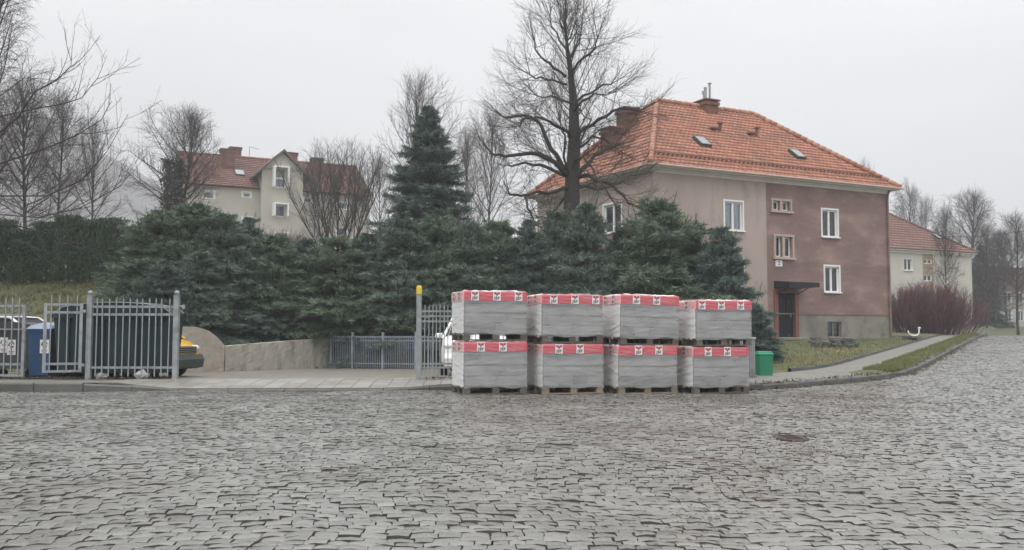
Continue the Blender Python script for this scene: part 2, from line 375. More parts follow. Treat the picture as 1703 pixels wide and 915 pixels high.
def grid_sheet(name, X, Y, Z, m, kind='structure'):
    h, w = X.shape; ix = np.arange(h * w).reshape(h, w)
    q = np.stack([ix[:-1, :-1], ix[:-1, 1:], ix[1:, 1:], ix[1:, :-1]], -1).reshape(-1, 4)
    o = np_mesh(name, np.stack([X, Y, Z], -1).reshape(-1, 3), q, m, smooth=True)
    if kind: tag(o, kind=kind)
    return o
# jointing bed under the setts (part of the road)
rx = axis([(-45, -20, 1.5), (-20, 32, .6), (32, 46, 1.5)]); ry = axis([(-6, 3, 1.5), (3, 64, .6)])
RX, RY = np.meshgrid(rx, ry); RD = kerb_d(RX, RY)
RZ = road_z(RX, RY) + .012 * np.sin(RX * 1.3 + 1) * np.sin(RY * .9) - .017 - np.clip(RD + .1, 0, .5) * .2
road = grid_sheet('road', RX, RY, RZ, M_joint)

def cobbles():
    rs = np.random.RandomState(11)
    rows = []; v = -1.0
    while v < 72:
        rows.append((v, .095 + .034 * rs.rand())); v += rows[-1][1]
    P = []; T = []
    for v0, hgt in rows:
        x = -26 + rs.rand() * .3; 
        n = 720; w = .095 + .075 * rs.rand(n); x0 = x + np.concatenate([[0], np.cumsum(w)[:-1]])
        keep = (x0 > -16) & (x0 < 46); x0, w2 = x0[keep], w[keep]
        P.append(np.stack([x0, np.full_like(x0, v0), w2, np.full_like(x0, hgt)], -1))
    P = np.concatenate(P)
    def warp(u, v):
        # courses bend and meet along a ragged seam like old hand-laid setts
        a = .10 * np.tanh((u - 1.5) / 2.5) - .04
        Y = v + .42 * np.sin(u / 2.6 + .4 + v * .16) + .09 * np.sin(u / .9 + v / 2.2) + .035 * np.sin(u * 3.1 + v * 1.3) + .02 * np.sin(u * 6.3 + v * 3.1) + .05 * (u - 1) * np.tanh((u - 1) / 3) * .6
        X = u + .18 * np.sin(v / 1.6 + u * .2) + .05 * np.sin(v * 2.7)
        return X, Y
    X, Y = warp(P[:, 0] + P[:, 2] / 2, P[:, 1] + P[:, 3] / 2); d = kerb_d(X, Y)
    k = (Y > 3.2) & (Y < 62) & (d < .03) & (X > -(.60 * Y + 2.4)) & (X < .60 * Y + 2.6)
    P = P[k]; N = len(P)
    gap = .0015 + .003 * rs.rand(N); gapv = .0015 + .005 * rs.rand(N) ** 1.8
    u0, v0, w, h = P.T
    ts = np.array([0, .5, 1.0]); V = np.zeros((N, 17, 3))
    j = lambda s_: (rs.rand(N) - .5) * s_
    cj = {(a, b): (j(.018), j(.018)) for a in (0, 2) for b in (0, 2)}
    tilt_x, tilt_y, zj = rs.randn(N) * .022, rs.randn(N) * .024 - .004, rs.randn(N) * .0026
    lowz = (-np.abs(rs.randn(N)) * .006 + np.abs(rs.randn(N)) * .005) * (rs.rand(N) < .16)
    i = 0; edge = {}
    for b in range(3):
        for a in range(3):
            ax = u0 + gap + (w - 2 * gap) * ts[a]; ay = v0 + gapv + (h - 2 * gapv) * ts[b]
            if (a, b) in cj: ax = ax + cj[(a, b)][0] * .6 ; ay = ay + cj[(a, b)][1] * .6
            elif a == 1 and b != 1: ay = ay + j(.012) + (.004 if b == 0 else -.004) * -1
            elif b == 1 and a != 1: ax = ax + j(.012)
            dx, dy = (ts[a] - .5) * w, (ts[b] - .5) * h
            r = (a != 1) + (b != 1)
            z = zj + lowz + tilt_x * dx + tilt_y * dy + (.0055, .0014, -.0038)[r] + rs.randn(N) * .0016
            V[:, i] = np.stack([ax, ay, z], -1); edge[(a, b)] = i; i += 1
    ringk = [(0, 0), (1, 0), (2, 0), (2, 1), (2, 2), (1, 2), (0, 2), (0, 1)]
    for q, (a, b) in enumerate(ringk):
        t = V[:, edge[(a, b)]].copy(); cx, cy = u0 + w / 2, v0 + h / 2
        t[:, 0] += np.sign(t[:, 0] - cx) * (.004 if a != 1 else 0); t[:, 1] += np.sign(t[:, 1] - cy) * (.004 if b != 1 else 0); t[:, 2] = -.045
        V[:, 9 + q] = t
    WX, WY = warp(V[..., 0], V[..., 1])
    V[..., 2] += road_z(WX, WY) + .012 * np.sin(WX * 1.3 + 1) * np.sin(WY * .9); V[..., 0], V[..., 1] = WX, WY
    fq = [(0, 1, 4, 3), (1, 2, 5, 4), (3, 4, 7, 6), (4, 5, 8, 7)]
    rk = [edge[k] for k in ringk]
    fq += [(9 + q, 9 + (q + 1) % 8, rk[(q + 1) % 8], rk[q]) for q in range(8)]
    Q = (np.array(fq)[None] + (np.arange(N) * 17)[:, None, None]).reshape(-1, 4)
    tone = np.repeat(np.clip(rs.rand(N) * .9 + .05 * rs.randn(N), 0, 1), 12)
    o = np_mesh('cobblestone_paving', V.reshape(-1, 3), Q, [M_cobble, M_joint], tone=tone, smooth=True, mi=np.tile([0] * 4 + [1] * 8, N))  # stone sides take the joint soil, its dark also standing in for gap shade
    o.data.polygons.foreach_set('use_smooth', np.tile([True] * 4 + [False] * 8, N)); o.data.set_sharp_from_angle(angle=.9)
    tag(o, kind='structure'); return N
NCOB = cobbles()

# pavement band behind the kerb, kerb stones along it
def polyline(K, step):
    pts = []
    for (x0, y0), (x1, y1) in zip(K[:-1], K[1:]):
        n = max(1, int(math.hypot(x1 - x0, y1 - y0) / step))
        pts += [(x0 + (x1 - x0) * i / n, y0 + (y1 - y0) * i / n) for i in range(n)]
    return np.array(pts + [K[-1]])
KA = polyline([(-30, 18.72)] + KP[1:-1] + [(9.1 + .483 * 56, 22.3 + .876 * 56)], .5)
# smooth the corner a little, then the normals
for _ in range(2): KA[1:-1] = .5 * KA[1:-1] + .25 * (KA[:-2] + KA[2:])
tg = np.gradient(KA, axis=0); tg /= np.linalg.norm(tg, axis=1)[:, None]; nm = np.stack([-tg[:, 1], tg[:, 0]], -1)
def band(name, d0, d1, nd, zf, m, sel):
    dd = np.linspace(d0, d1, nd); A = KA[sel]; B = nm[sel]
    X = A[:, 0][None] + B[:, 0][None] * dd[:, None]; Y = A[:, 1][None] + B[:, 1][None] * dd[:, None]
    D = np.repeat(dd[:, None], len(A), 1)
    return grid_sheet(name, X, Y, zf(X, Y, D), m)
allk = np.ones(len(KA), bool); left = KA[:, 0] < 4.6; right = KA[:, 0] >= 4.4
band('pavement', .16, 2.16, 14, lambda X, Y, D: pave_z(X, Y, D) + .0, M_pave, allk)
# driveway apron of flat slabs, laid on the lowered pavement
ap = MB(); xs = np.arange(-8.3, -1.3, .36)
for i, x in enumerate(xs):
    for r in range(4):
        d0, d1 = .17 + r * .43, .17 + r * .43 + .42
        kx = lambda xx: np.interp(xx, KA[:, 0], KA[:, 1])
        q = []
        for xx, dd in ((x + .004, d0), (x + .352, d0), (x + .352, d1), (x + .004, d1)):
            X, Y = xx - .03 * dd, kx(xx) + dd; q.append((X, Y, float(pave_z(X, Y, dd)) + .010 + rnd.uniform(-.002, .002)))
        ap.add(q + [(p[0], p[1], p[2] - .03) for p in q], [(0, 1, 2, 3), (0, 4, 5, 1), (1, 5, 6, 2), (2, 6, 7, 3), (3, 7, 4, 0)])
tag(ap.build('driveway_apron', M_slab), kind='structure')
kb = MB()
acc = np.concatenate([[0], np.cumsum(np.linalg.norm(np.diff(KA, axis=0), axis=1))])
t = 0.0
while t < acc[-1] - 1.1:
    ln_ = .92 + rnd.random() * .2
    def kp(q): return np.array([np.interp(q, acc, KA[:, 0]), np.interp(q, acc, KA[:, 1])])
    a, b = kp(t + .006), kp(t + ln_ - .006); m_ = (a + b) / 2; ang = math.atan2(*(b - a)[::-1])
    far = acc[-1]
    h0, h1 = [float(road_z(*p) + kerb_h(p[0], p[1])) for p in (a, b)]
    dd = (b - a); Ls = np.linalg.norm(dd); nn = np.array([-dd[1], dd[0]]) / Ls
    if rnd.random() < .12: h0 -= .02; h1 -= .01
    P8 = []
    jit = rnd.uniform(-.012, .012)
    for (p, hh) in ((a, h0), (b, h1)):
        for off, dz in ((-.0 + jit, -.40), (-.0 + jit, -.025), (.025 + jit, .004), (.155, .004), (.155, -.4)):
            P8.append((p[0] + nn[0] * off, p[1] + nn[1] * off, hh + dz))
    kb.add(P8, [(0, 5, 6, 1), (1, 6, 7, 2), (2, 7, 8, 3), (3, 8, 9, 4), (4, 3, 2, 1, 0), (5, 6, 7, 8, 9)])
    t += ln_
tag(kb.build('kerb', M_kerb), kind='structure')
# flush border kerb between the path and the house lawn
eb = MB(); sel = np.where(KA[:, 0] >= 8.6)[0]
for i in sel[:-1]:
    for d0, d1 in ((2.16, 2.24),):
        q = []
        for k_ in (i, i + 1):
            for dd, up in ((d0, .0), (d0, .085), (d1, .085), (d1, .0)):
                X, Y = KA[k_] + nm[k_] * dd; q.append((X, Y, float(pave_z(X, Y, 2.1)) + up - (.05 if up == 0 else 0) + .012 * math.sin(i * 1.7)))
        eb.add(q, [(0, 4, 5, 1), (1, 5, 6, 2), (2, 6, 7, 3)])
tag(eb.build('path_edging', M_kerb), kind='structure')
# grass verge between kerb and path
vs = np.where(sn(KA[:, 0], KA[:, 1])[0] > .1)[0]
band('grass_verge', .17, .98, 7, lambda X, Y, D: pave_z(X, Y, D) - .012 + (.024 + .05 * np.sin(np.pi * np.clip((D - .17) / .81, 0, 1)) ** .7) * np.clip((sn(X, Y)[0] - .2) / 1.6 - .5 * np.abs(D - .5), 0, 1), M_soil, vs)
# yard floor behind the gate
yx = axis([(-26, 4.2, .5)]); yy = axis([(20.55, 31.0, .5)])
YX, YY = np.meshgrid(yx, yy)
def yard_z(X, Y): return np.interp(Y, [20, 20.6, 24, 30, 60], [.145, .145, .10, .05, .05])
yo = yard_z(YX, YY); 
# the sheet stops under the walls
lim = np.interp(YX, WALLX, WALLY) + .15; YY2 = np.minimum(YY, lim)
grid_sheet('yard_floor', YX, YY2, yard_z(YX, YY2) + .006, M_yard)

# ------------------------------------------------------------------ grass, leaves, dirt (uncountable)
def blades(name, pts, hgt, wid, m, seed, lean=.5):
    rs = np.random.RandomState(seed); pts = np.asarray(pts); N = len(pts)
    a = rs.rand(N) * 2 * np.pi; h = hgt * (.5 + rs.rand(N)); ln_ = lean * h * rs.rand(N); la = rs.rand(N) * 2 * np.pi
    w = wid * (.6 + .8 * rs.rand(N)); dx, dy = np.cos(a) * w, np.sin(a) * w
    V = np.zeros((N, 4, 3)); V[:, 0] = pts - np.stack([dx, dy, 0 * dx], -1); V[:, 1] = pts + np.stack([dx, dy, 0 * dx], -1)
    V[:, 2] = pts + np.stack([dx * .7 + np.cos(la) * ln_ * .5, dy * .7 + np.sin(la) * ln_ * .5, h * .6], -1)
    V[:, 3] = pts + np.stack([np.cos(la) * ln_, np.sin(la) * ln_, h], -1)
    Q = np.array([0, 1, 2, 3])[None] + (np.arange(N) * 4)[:, None]
    o = np_mesh(name, V.reshape(-1, 3), Q, m, tone=rs.rand(N)); tag(o, kind='stuff'); return o
rs = np.random.RandomState(5)
def clump(X, Y, th): return (np.sin(X * 1.7 + np.sin(Y * 1.3) * 1.5) * np.cos(Y * 1.9 + np.sin(X * .9)) + rs.rand(len(X)) * 1.3) > th
# verge
n = 16000; si = 1.6 + (rs.rand(n) ** 1.6) * 44; ni = .2 + rs.rand(n) * .8
X = S0[0] + TD[0] * si + ND[0] * ni; Y = S0[1] + TD[1] * si + ND[1] * ni; k = clump(X, Y, .05); X, Y = X[k], Y[k]
blades('verge_grass', np.stack([X, Y, pave_z(X, Y, .5) + .03], -1), .075, .010, M_grass, 1)
n = 52000; X = 5 + rs.rand(n) * 22; Y = 21 + rs.rand(n) ** 1.3 * 32; d = kerb_d(X, Y); k = (d > 2.25) & clump(X, Y, .1); X, Y = X[k], Y[k]
blades('lawn_grass', np.stack([X, Y, ground_z(X, Y) - .01], -1), .085, .011, M_grass, 2)
n = 7000; X = 5 + rs.rand(n) * 8; Y = 22 + rs.rand(n) * 16; s_, n_ = sn(X, Y); d = kerb_d(X, Y)
k = (d > 2.5) & (np.sin(X * 1.1 + 1) * np.cos(Y * .55 + .5) + rs.rand(n) * .9 > .75); X, Y = X[k], Y[k]
blades('dry_grass', np.stack([X, Y, ground_z(X, Y) - .01], -1), .13, .012, M_straw, 3, 1.4)
n = 30000; X = -24 + rs.rand(n) * 16; Y = 26 + rs.rand(n) * 7; k = (Y > np.interp(X, WALLX, WALLY) + .45) & clump(X, Y, .2); X, Y = X[k], Y[k]
blades('bank_grass', np.stack([X, Y, ground_z(X, Y) - .01], -1), .12, .012, M_bankg, 4, 1.2)
def scraps(name, X, Y, Z, size, m, seed):
    r = np.random.RandomState(seed); N = len(X); a = r.rand(N) * 6.28; w = size * (.5 + r.rand(N)); V = np.zeros((N, 4, 3))
    for q, (ca, sc_) in enumerate(((0, 1), (1.6, .6), (3.1, 1), (4.7, .55))):
        V[:, q, 0] = X + np.cos(a + ca) * w * sc_; V[:, q, 1] = Y + np.sin(a + ca) * w * sc_; V[:, q, 2] = Z + r.rand(N) * w * .7
    o = np_mesh(name, V.reshape(-1, 3), np.arange(N * 4).reshape(-1, 4), m, tone=r.rand(N)); tag(o, kind='stuff'); return o
n = 900; t_ = rs.rand(n); X = .9 + t_ * 2.6 + rs.randn(n) * .22; Y = 5.2 + t_ * 5.6 + rs.randn(n) * .3
scraps('road_debris', X, Y, road_z(X, Y) + .008, .012, M_leaf, 6)
i = rs.randint(0, len(KA), 2600); dd = -np.abs(rs.randn(2600)) * .10 - .03; X = KA[i, 0] + nm[i, 0] * dd + rs.randn(2600) * .25; Y = KA[i, 1] + nm[i, 1] * dd
scraps('gutter_leaves', X, Y, road_z(X, Y) + .006, .017, M_leaf, 7)
n = 1500; X = np.concatenate([-13.2 + rs.rand(1100) * 5.8, -1.95 + rs.rand(400) * 2.2]); Y = 20.75 + rs.randn(n) * .13
scraps('fence_foot_litter', X, Y, .16 + rs.rand(n) * .03, .028, M_leaf, 8)

# sand washed over the setts in front of the pallets, weeds and mud along the kerb
n = 9000; X = rs.rand(n) * 8.5 - 1.5; Y = 17.3 - np.abs(rs.randn(n)) * 1.5 + .12 * X; k = np.sin(X * 2.1 + Y) * np.cos(Y * 1.7) + rs.rand(n) * 1.2 > .35; X, Y = X[k], Y[k]
scraps('road_sand', X, Y, road_z(X, Y) + .006 + .012 * np.sin(X * 1.3 + 1) * np.sin(Y * .9), .016, M_sand, 9)
n = 2600; q = rs.rand(n) * 40 - 5; i = np.clip(np.searchsorted(KA[:, 0], 4.2) + (rs.rand(n) ** 1.4 * (len(KA) - 90)).astype(int), 0, len(KA) - 1); dd = np.where(rs.rand(n) < .5, -.03, .17) + rs.randn(n) * .02; X = KA[i, 0] + nm[i, 0] * dd + tg[i, 0] * rs.rand(n) * .5; Y = KA[i, 1] + nm[i, 1] * dd + tg[i, 1] * rs.rand(n) * .5
k = np.sin(X * 3.1) * np.sin(Y * 2.3) + rs.rand(n) > .45; X, Y, dd = X[k], Y[k], dd[k]
blades('kerb_weeds', np.stack([X, Y, np.where(dd < .05, road_z(X, Y) - .01, pave_z(X, Y, .17) - .01)], -1), .07, .012, M_bankg, 12, 1.4)
n = 2600; i = np.clip(np.searchsorted(KA[:, 0], 4.2) + (rs.rand(n) ** 1.3 * (len(KA) - 90)).astype(int), 0, len(KA) - 1); dd = np.where(rs.rand(n) < .55, -.05, .2) + rs.randn(n) * .05; X = KA[i, 0] + nm[i, 0] * dd + tg[i, 0] * rs.rand(n) * .5; Y = KA[i, 1] + nm[i, 1] * dd + tg[i, 1] * rs.rand(n) * .5
scraps('kerb_mud', X, Y, np.where(dd < .07, road_z(X, Y) + .004, pave_z(X, Y, .17) + .006), .03, M_leaf, 13)
# ------------------------------------------------------------------ houses
D1 = Vector((.889, .457, 0)).normalized(); D2 = Vector((-D1.y, D1.x, 0)); HROT = math.atan2(D1.y, D1.x)
def to_local(org, p): q = Vector(p) - Vector(org); return Vector((q.dot(D1), q.dot(D2), q.z))
def on_front(org, px, py):        # photo pixel -> (u, z) on the front facade
    o = to_local(org, (0, 0, EYE)); r = ray(px, py); d = Vector((r.dot(D1), r.dot(D2), r.z))
    t = -o.y / d.y; p = o + d * t; return p.x, p.z
def on_side(org, px, py):         # -> (v, z) on the left end wall
    o = to_local(org, (0, 0, EYE)); r = ray(px, py); d = Vector((r.dot(D1), r.dot(D2), r.z))
    t = -o.x / d.x; p = o + d * t; return p.y, p.z

def wall_sheet(mb, axis_, Lw, z0, z1, holes, mifn, depth=.22, cuts=(), zc=(), flip=False, base=0.0):
    us = sorted({0.0, Lw, *cuts, *[h[0] for h in holes], *[h[1] for h in holes]})
    zs = sorted({z0, z1, *zc, *[h[2] for h in holes], *[h[3] for h in holes]})
    def P(u, z, d=0.0): return (u, base + d, z) if axis_ == 'x' else (base + d, u, z)
    for a, b in zip(us[:-1], us[1:]):
        for c, d in zip(zs[:-1], zs[1:]):
            mu, mz = (a + b) / 2, (c + d) / 2
            if any(h[0] < mu < h[1] and h[2] < mz < h[3] for h in holes): continue
            q = [P(a, c), P(b, c), P(b, d), P(a, d)]
            mb.add(q, [(3, 2, 1, 0) if flip else (0, 1, 2, 3)], mifn(mu, mz), .5)
    for h in holes:
        a, b, c, d = h[:4]; rm = h[4] if len(h) > 4 else mifn((a + b) / 2, (c + d) / 2)
        for q in ([P(a, c), P(a, d), P(a, d, depth), P(a, c, depth)], [P(b, d), P(b, c), P(b, c, depth), P(b, d, depth)],
                  [P(a, d), P(b, d), P(b, d, depth), P(a, d, depth)], [P(b, c), P(a, c), P(a, c, depth), P(b, c, depth)]):
            mb.add(q, [(0, 1, 2, 3)], rm, .5)

def window(parent, a, b, c, d, axis_='x', base=0.0, depth=.15, lights=2, trim=.085, sill=True, curtain=True, frame=M_white, fw=.07, proud=.025, glass=None):
    """a..b, c..d opening on a facade: frame bars, panes, curtain behind, painted trim and sill"""
    def bx(mb, u0, u1, z0, z1, y0, y1):
        if u1 - u0 < .002 or z1 - z0 < .002: return
        if axis_ == 'x': mb.box(((u0 + u1) / 2, base + (y0 + y1) / 2, (z0 + z1) / 2), (u1 - u0, y1 - y0, z1 - z0))
        else: mb.box((base + (y0 + y1) / 2, (u0 + u1) / 2, (z0 + z1) / 2), (y1 - y0, u1 - u0, z1 - z0))
    f = MB(); y0, y1 = depth - .05, depth + .02
    bx(f, a, a + fw, c, d, y0, y1); bx(f, b - fw, b, c, d, y0, y1); bx(f, a + fw, b - fw, c, c + fw, y0, y1); bx(f, a + fw, b - fw, d - fw, d, y0, y1)
    for k in range(1, lights):
        u = a + (b - a) * k / lights; bx(f, u - fw * .75, u + fw * .75, c + fw, d - fw, y0 - .012, y1)
    w = f.build('window', frame, parent)
    p = MB(); bx(p, a + fw * .6, b - fw * .6, c + fw * .6, d - fw * .6, depth - .012, depth - .004); p.build('pane', glass or M_glass, w)
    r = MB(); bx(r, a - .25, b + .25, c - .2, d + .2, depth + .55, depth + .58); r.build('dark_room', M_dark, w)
    if curtain:
        n = 16; lo = c + (d - c) * (.02 if curtain is True else curtain)
        for side in (0, 1):
            u0, u1 = (a + fw, a + (b - a) * .40) if side == 0 else (a + (b - a) * .62, b - fw)
            vs = []; cu = MB()
            for i in range(n + 1):
                u = u0 + (u1 - u0) * i / n; y = base + depth + .09 + .02 * math.sin(i * 1.9)
                vs += [(u, y, lo), (u, y, d)] if axis_ == 'x' else [(y, u, lo), (y, u, d)]
            cu.add(vs, [(2 * i, 2 * i + 2, 2 * i + 3, 2 * i + 1) for i in range(n)], 0, .5)
            cu.build('curtain', M_curtain, w)
    if trim:
        t = MB(); bx(t, a - trim, a, c - .0, d + trim, -proud, .006); bx(t, b, b + trim, c - .0, d + trim, -proud, .006); bx(t, a, b, d, d + trim, -proud, .006)
        t.build('trim', frame, w)
    if sill:
        s_ = MB(); bx(s_, a - .10, b + .10, c - .055, c + .004, -.11, depth - .05); s_.build('sill', frame if trim else M_conc, w)
    return w

def roof_slope(mb, e0, edir, Le, up, nrm, Hs, uL, uR, tw=.26, th=.34, amp=.032, step=.035, sub=5, sag=.12, rise_dir=None, holes=()):
    """pantiles as real relief: e0 eave start, Le eave length, Hs slope length, uL/uR(f) clip along the slope"""
    nc = max(2, int(round(Hs / th))); nu = int(math.ceil((Le + 1) / tw)) * sub; us = [-.5 + i * tw / sub for i in range(nu + 1)]
    e0, edir, up, nrm = Vector(e0), Vector(edir), Vector(up), Vector(nrm)
    for r in range(nc):
        f0, f1 = r / nc, (r + 1) / nc; row = []
        for f, lift in ((f0, step), ((f0 + f1) / 2, step * .62), (f1 + .02 / nc, .0)):
            ff = min(f, 1.0); l, rr = uL(ff), uR(ff); pts = []
            for i, u in enumerate(us):
                uc = min(max(u, l), rr); ph = (u / tw) % 1.0
                wv = amp * (math.sin(2 * math.pi * ph) * .75 + .45 * math.sin(4 * math.pi * ph + .6))
                sg = -sag * 4 * ff * (1 - ff) * .5 * Hs * .1
                pts.append(e0 + edir * uc + up * (Hs * f) + nrm * (wv + lift + sg))
            row.append(pts)
        b = len(mb.v)
        for pts in row: mb.v.extend([tuple(p) for p in pts])
        m = len(us); tones = {}
        for k in range(2):
            for i in range(m - 1):
                l, rr = uL(min(f0, 1)), uR(min(f0, 1))
                if us[i + 1] <= l or us[i] >= rr: continue
                mb.f.append((b + k * m + i, b + k * m + i + 1, b + (k + 1) * m + i + 1, b + (k + 1) * m + i)); mb.m.append(0)
                mb.t.append(tones.setdefault(i // sub, rnd.random()))
        # front lip of each course
        b2 = len(mb.v); low = [p - nrm * (step + .012) for p in row[0]]; mb.v.extend([tuple(p) for p in low])
        for i in range(m - 1):
            if us[i + 1] <= uL(f0) or us[i] >= uR(f0): continue
            mb.f.append((b2 + i, b2 + i + 1, b + i + 1, b + i)); mb.m.append(0); mb.t.append(.1)

def ridge_caps(mb, p, q, r=.13, sp=.36):
    p, q = Vector(p), Vector(q); d = (q - p); n = max(2, int(d.length / sp)); d /= n
    for i in range(n):
        a = p + d * i; mb.tube([a, a + d * .9, a + d * .98, a + d * 1.06], [r * 1.16, r, r * .97, r * .8], 8, 0)

def make_roof(parent, Lh, W, ze, rise, inset, o=.45, tile=M_tile, cap=M_tilecap, th=.34, tw=.26, gable=False, amp=.032, sub=5, step=.035, sides='flbr'):
    R = MB(); z0 = ze; run = W / 2 + o; Hs = math.hypot(run, rise)
    a = inset; gx = o if not gable else .25
    upf = Vector((0, run, rise)).normalized(); nf = Vector((0, -rise, run)).normalized()
    lerp = lambda x, y, f: x + (y - x) * f
    if gable: lf = lambda f: 0.0; rf = lambda f: Lh + 2 * gx; start = -gx
    else: lf = lambda f: lerp(0, a + o, f); rf = lambda f: lerp(Lh + 2 * o, Lh - a + o, f); start = -o
    roof_slope(R, (start, -o, z0), (1, 0, 0), Lh + 2 * gx, upf, nf, Hs, lf, rf, tw, th, amp, step, sub)
    roof_slope(R, (Lh + (o if not gable else gx), W + o, z0), (-1, 0, 0), Lh + 2 * gx, Vector((0, -run, rise)).normalized(), Vector((0, rise, run)).normalized(), Hs, lf, rf, tw * 2, th * 2, amp, step, 3)
    C = MB()
    if not gable:
        rs_ = a + o; He = math.hypot(rs_, rise)
        lf2 = lambda f: lerp(0, W / 2 + o, f); rf2 = lambda f: lerp(W + 2 * o, W / 2 + o, f)
        roof_slope(R, (-o, W + o, z0), (0, -1, 0), W + 2 * o, Vector((rs_, 0, rise)).normalized(), Vector((-rise, 0, rs_)).normalized(), He, lf2, rf2, tw, th, amp, step, sub)
        roof_slope(R, (Lh + o, -o, z0), (0, 1, 0), W + 2 * o, Vector((-rs_, 0, rise)).normalized(), Vector((rise, 0, rs_)).normalized(), He, lf2, rf2, tw * 2, th * 2, amp, step, 3)
        for x, ex in ((a, -o), (Lh - a, Lh + o)):
            for y in (-o, W + o): ridge_caps(C, (ex, y, z0 + .04), (x, W / 2, z0 + rise + .04))
        ridge_caps(C, (a, W / 2, z0 + rise + .05), (Lh - a, W / 2, z0 + rise + .05))
    else: ridge_caps(C, (-gx, W / 2, z0 + rise + .05), (Lh + gx, W / 2, z0 + rise + .05))
    r = R.build('roof', tile, parent, smooth=True); C.build('ridge_caps', cap, r, smooth=True)
    S = MB()    # boarding under the tiles, closes the eaves
    if gable:
        S.add([(-gx + .02, -o + .03, z0 - .03), (Lh + gx - .02, -o + .03, z0 - .03), (Lh + gx - .02, W / 2, z0 + rise - .06), (-gx + .02, W / 2, z0 + rise - .06), (Lh + gx - .02, W + o - .03, z0 - .03), (-gx + .02, W + o - .03, z0 - .03)],
              [(0, 1, 2, 3), (3, 2, 4, 5)])
    S.box((Lh / 2, W / 2, z0 - .07), (Lh + 2 * (gx if gable else o) - .1, W + 2 * o - .1, .07)) if not gable else None
    if S.v: S.build('soffit', M_cornice if not gable else M_wooddark, r)
    return r

def chimney(roof, x, y, z0, z1, wx, wy, pots=(), m=M_brick, cap=True):
    c = MB(); c.box((x, y, (z0 + z1) / 2), (wx, wy, z1 - z0))
    if cap: c.box((x, y, z1 - .16), (wx + .14, wy + .14, .16)); c.box((x, y, z1 + .03), (wx + .22, wy + .22, .09), bev=.02)
    ch = c.build('chimney', m, roof)
    return ch

def rooflight(roof, org, u, f, w, h, Wd, o, ze, rise):
    run = Wd / 2 + o; Hs = math.hypot(run, rise); up = Vector((0, run, rise)).normalized(); n = Vector((0, -rise, run)).normalized()
    p = Vector((u, -o, ze)) + up * (Hs * f) + n * .06
    M = Matrix((Vector((1, 0, 0)), up, n)).transposed()
    mb = MB(); mb.box(p, (w, h, .14), M=M)
    r = mb.build('rooflight', M_darkgrey, roof); g_ = MB(); g_.box(p + n * .074, (w - .14, h - .14, .006), M=M); g_.build('pane', M_skyglass, r)
    return r

# ---- the brown and taupe house
ORG1 = Vector((.1516 * 41.4, 41.4, .86)); L1, W1 = 14.8, 10.7
H1 = empty('apartment_house', ORG1, HROT, 'two-storey house, half taupe and half weathered brown render, under a bright orange hipped tile roof', 'house')
ze1 = at(1088, 272, 41.0).z - ORG1.z - .02; zr1 = at(1094, 168, 48.0).z - ORG1.z
split, zpl = on_front(ORG1, 1277, 521)
def opn(x0, y0, x1, y1, org=ORG1):
    (a, d), (b, c) = on_front(org, x0, (y0)), on_front(org, x1, y1); return [a, b, c, d]
wA = opn(1205, 333, 1235, 377); wC = opn(1367, 349, 1393, 392); wD = opn(1371.5, 443, 1396, 486.5); wB = opn(1231, 432, 1246, 452)
for w_ in (wC, wD):
    pass
wB = [wA[0], wA[1], wD[2], wD[3]]
for w_ in (wA, wC): z_ = (wA[3] + wC[3]) / 2; w_[3] = z_; w_[2] = z_ - 1.35
st1 = opn(1284, 333, 1314, 352); st2 = opn(1288, 392.5, 1318, 429)
dr = opn(1292, 487, 1322, 564); dr[2] = .12
bas = opn(1376, 535, 1400, 561); bas[2] = max(bas[2], .06)
wall = MB(); zpl1 = zpl
mi = lambda u, z: (3 if u < split else 2) if z < zpl1 else (0 if u < split else 1)
stair = []
for s_ in (st1, st2):
    wd = (s_[1] - s_[0]); stair += [[s_[0] + wd * .06, s_[0] + wd * .40, s_[2] + .02, s_[3] - .02], [s_[0] + wd * .58, s_[0] + wd * .94, s_[2] + .02, s_[3] - .02]]
holes = [wA + [4], wB + [4], wC + [4], wD + [4], dr, bas] + stair
zt = ze1 - .27
wall_sheet(wall, 'x', L1, -1.2, zt, holes, mi, cuts=(split,), zc=(zpl1,))
sv, sz = on_side(ORG1, 1033, 334); sv2, sz2 = on_side(ORG1, 1004, 334)
sw = [[sv, sv2, wA[2], wA[3], 4], [sv, sv2, wB[2], wB[3], 4], [W1 - sv2, W1 - sv, wA[2], wA[3], 4]]
wall_sheet(wall, 'y', W1, -1.2, zt, sw, lambda u, z: 3 if z < zpl1 else 0, flip=True, zc=(zpl1,))
for q in ([(L1, 0, -1.2), (L1, W1, -1.2), (L1, W1, zt), (L1, 0, zt)], [(L1, W1, -1.2), (0, W1, -1.2), (0, W1, zt), (L1, W1, zt)]): wall.add(q, [(0, 1, 2, 3)], 1, .5)
wall.build('wall', [M_taupe, M_brown, M_plinth, M_plinth2, M_white], H1)
co = MB()
for zz, pr, hh in ((zt + .04, .05, .10), (zt + .125, .13, .07), (zt + .20, .26, .08)): co.box((L1 / 2, W1 / 2, zz), (L1 + 2 * pr, W1 + 2 * pr, hh))
co.build('cornice', M_cornice, H1)
pl_ = MB(); pl_.box(((L1 + split) / 2 + .02, -.012, zpl1 - .015), (L1 - split - .02, .05, .05)); pl_.build('plinth_ledge', M_brown, H1)
for w_ in (wA, wB, wC, wD): window(H1, *w_[:4], depth=.13)
for w_ in sw: window(H1, *w_[:4], axis_='y', depth=.13)
for w_ in stair: window(H1, *w_, lights=1, trim=0, sill=False, curtain=False, fw=.06, depth=.16)
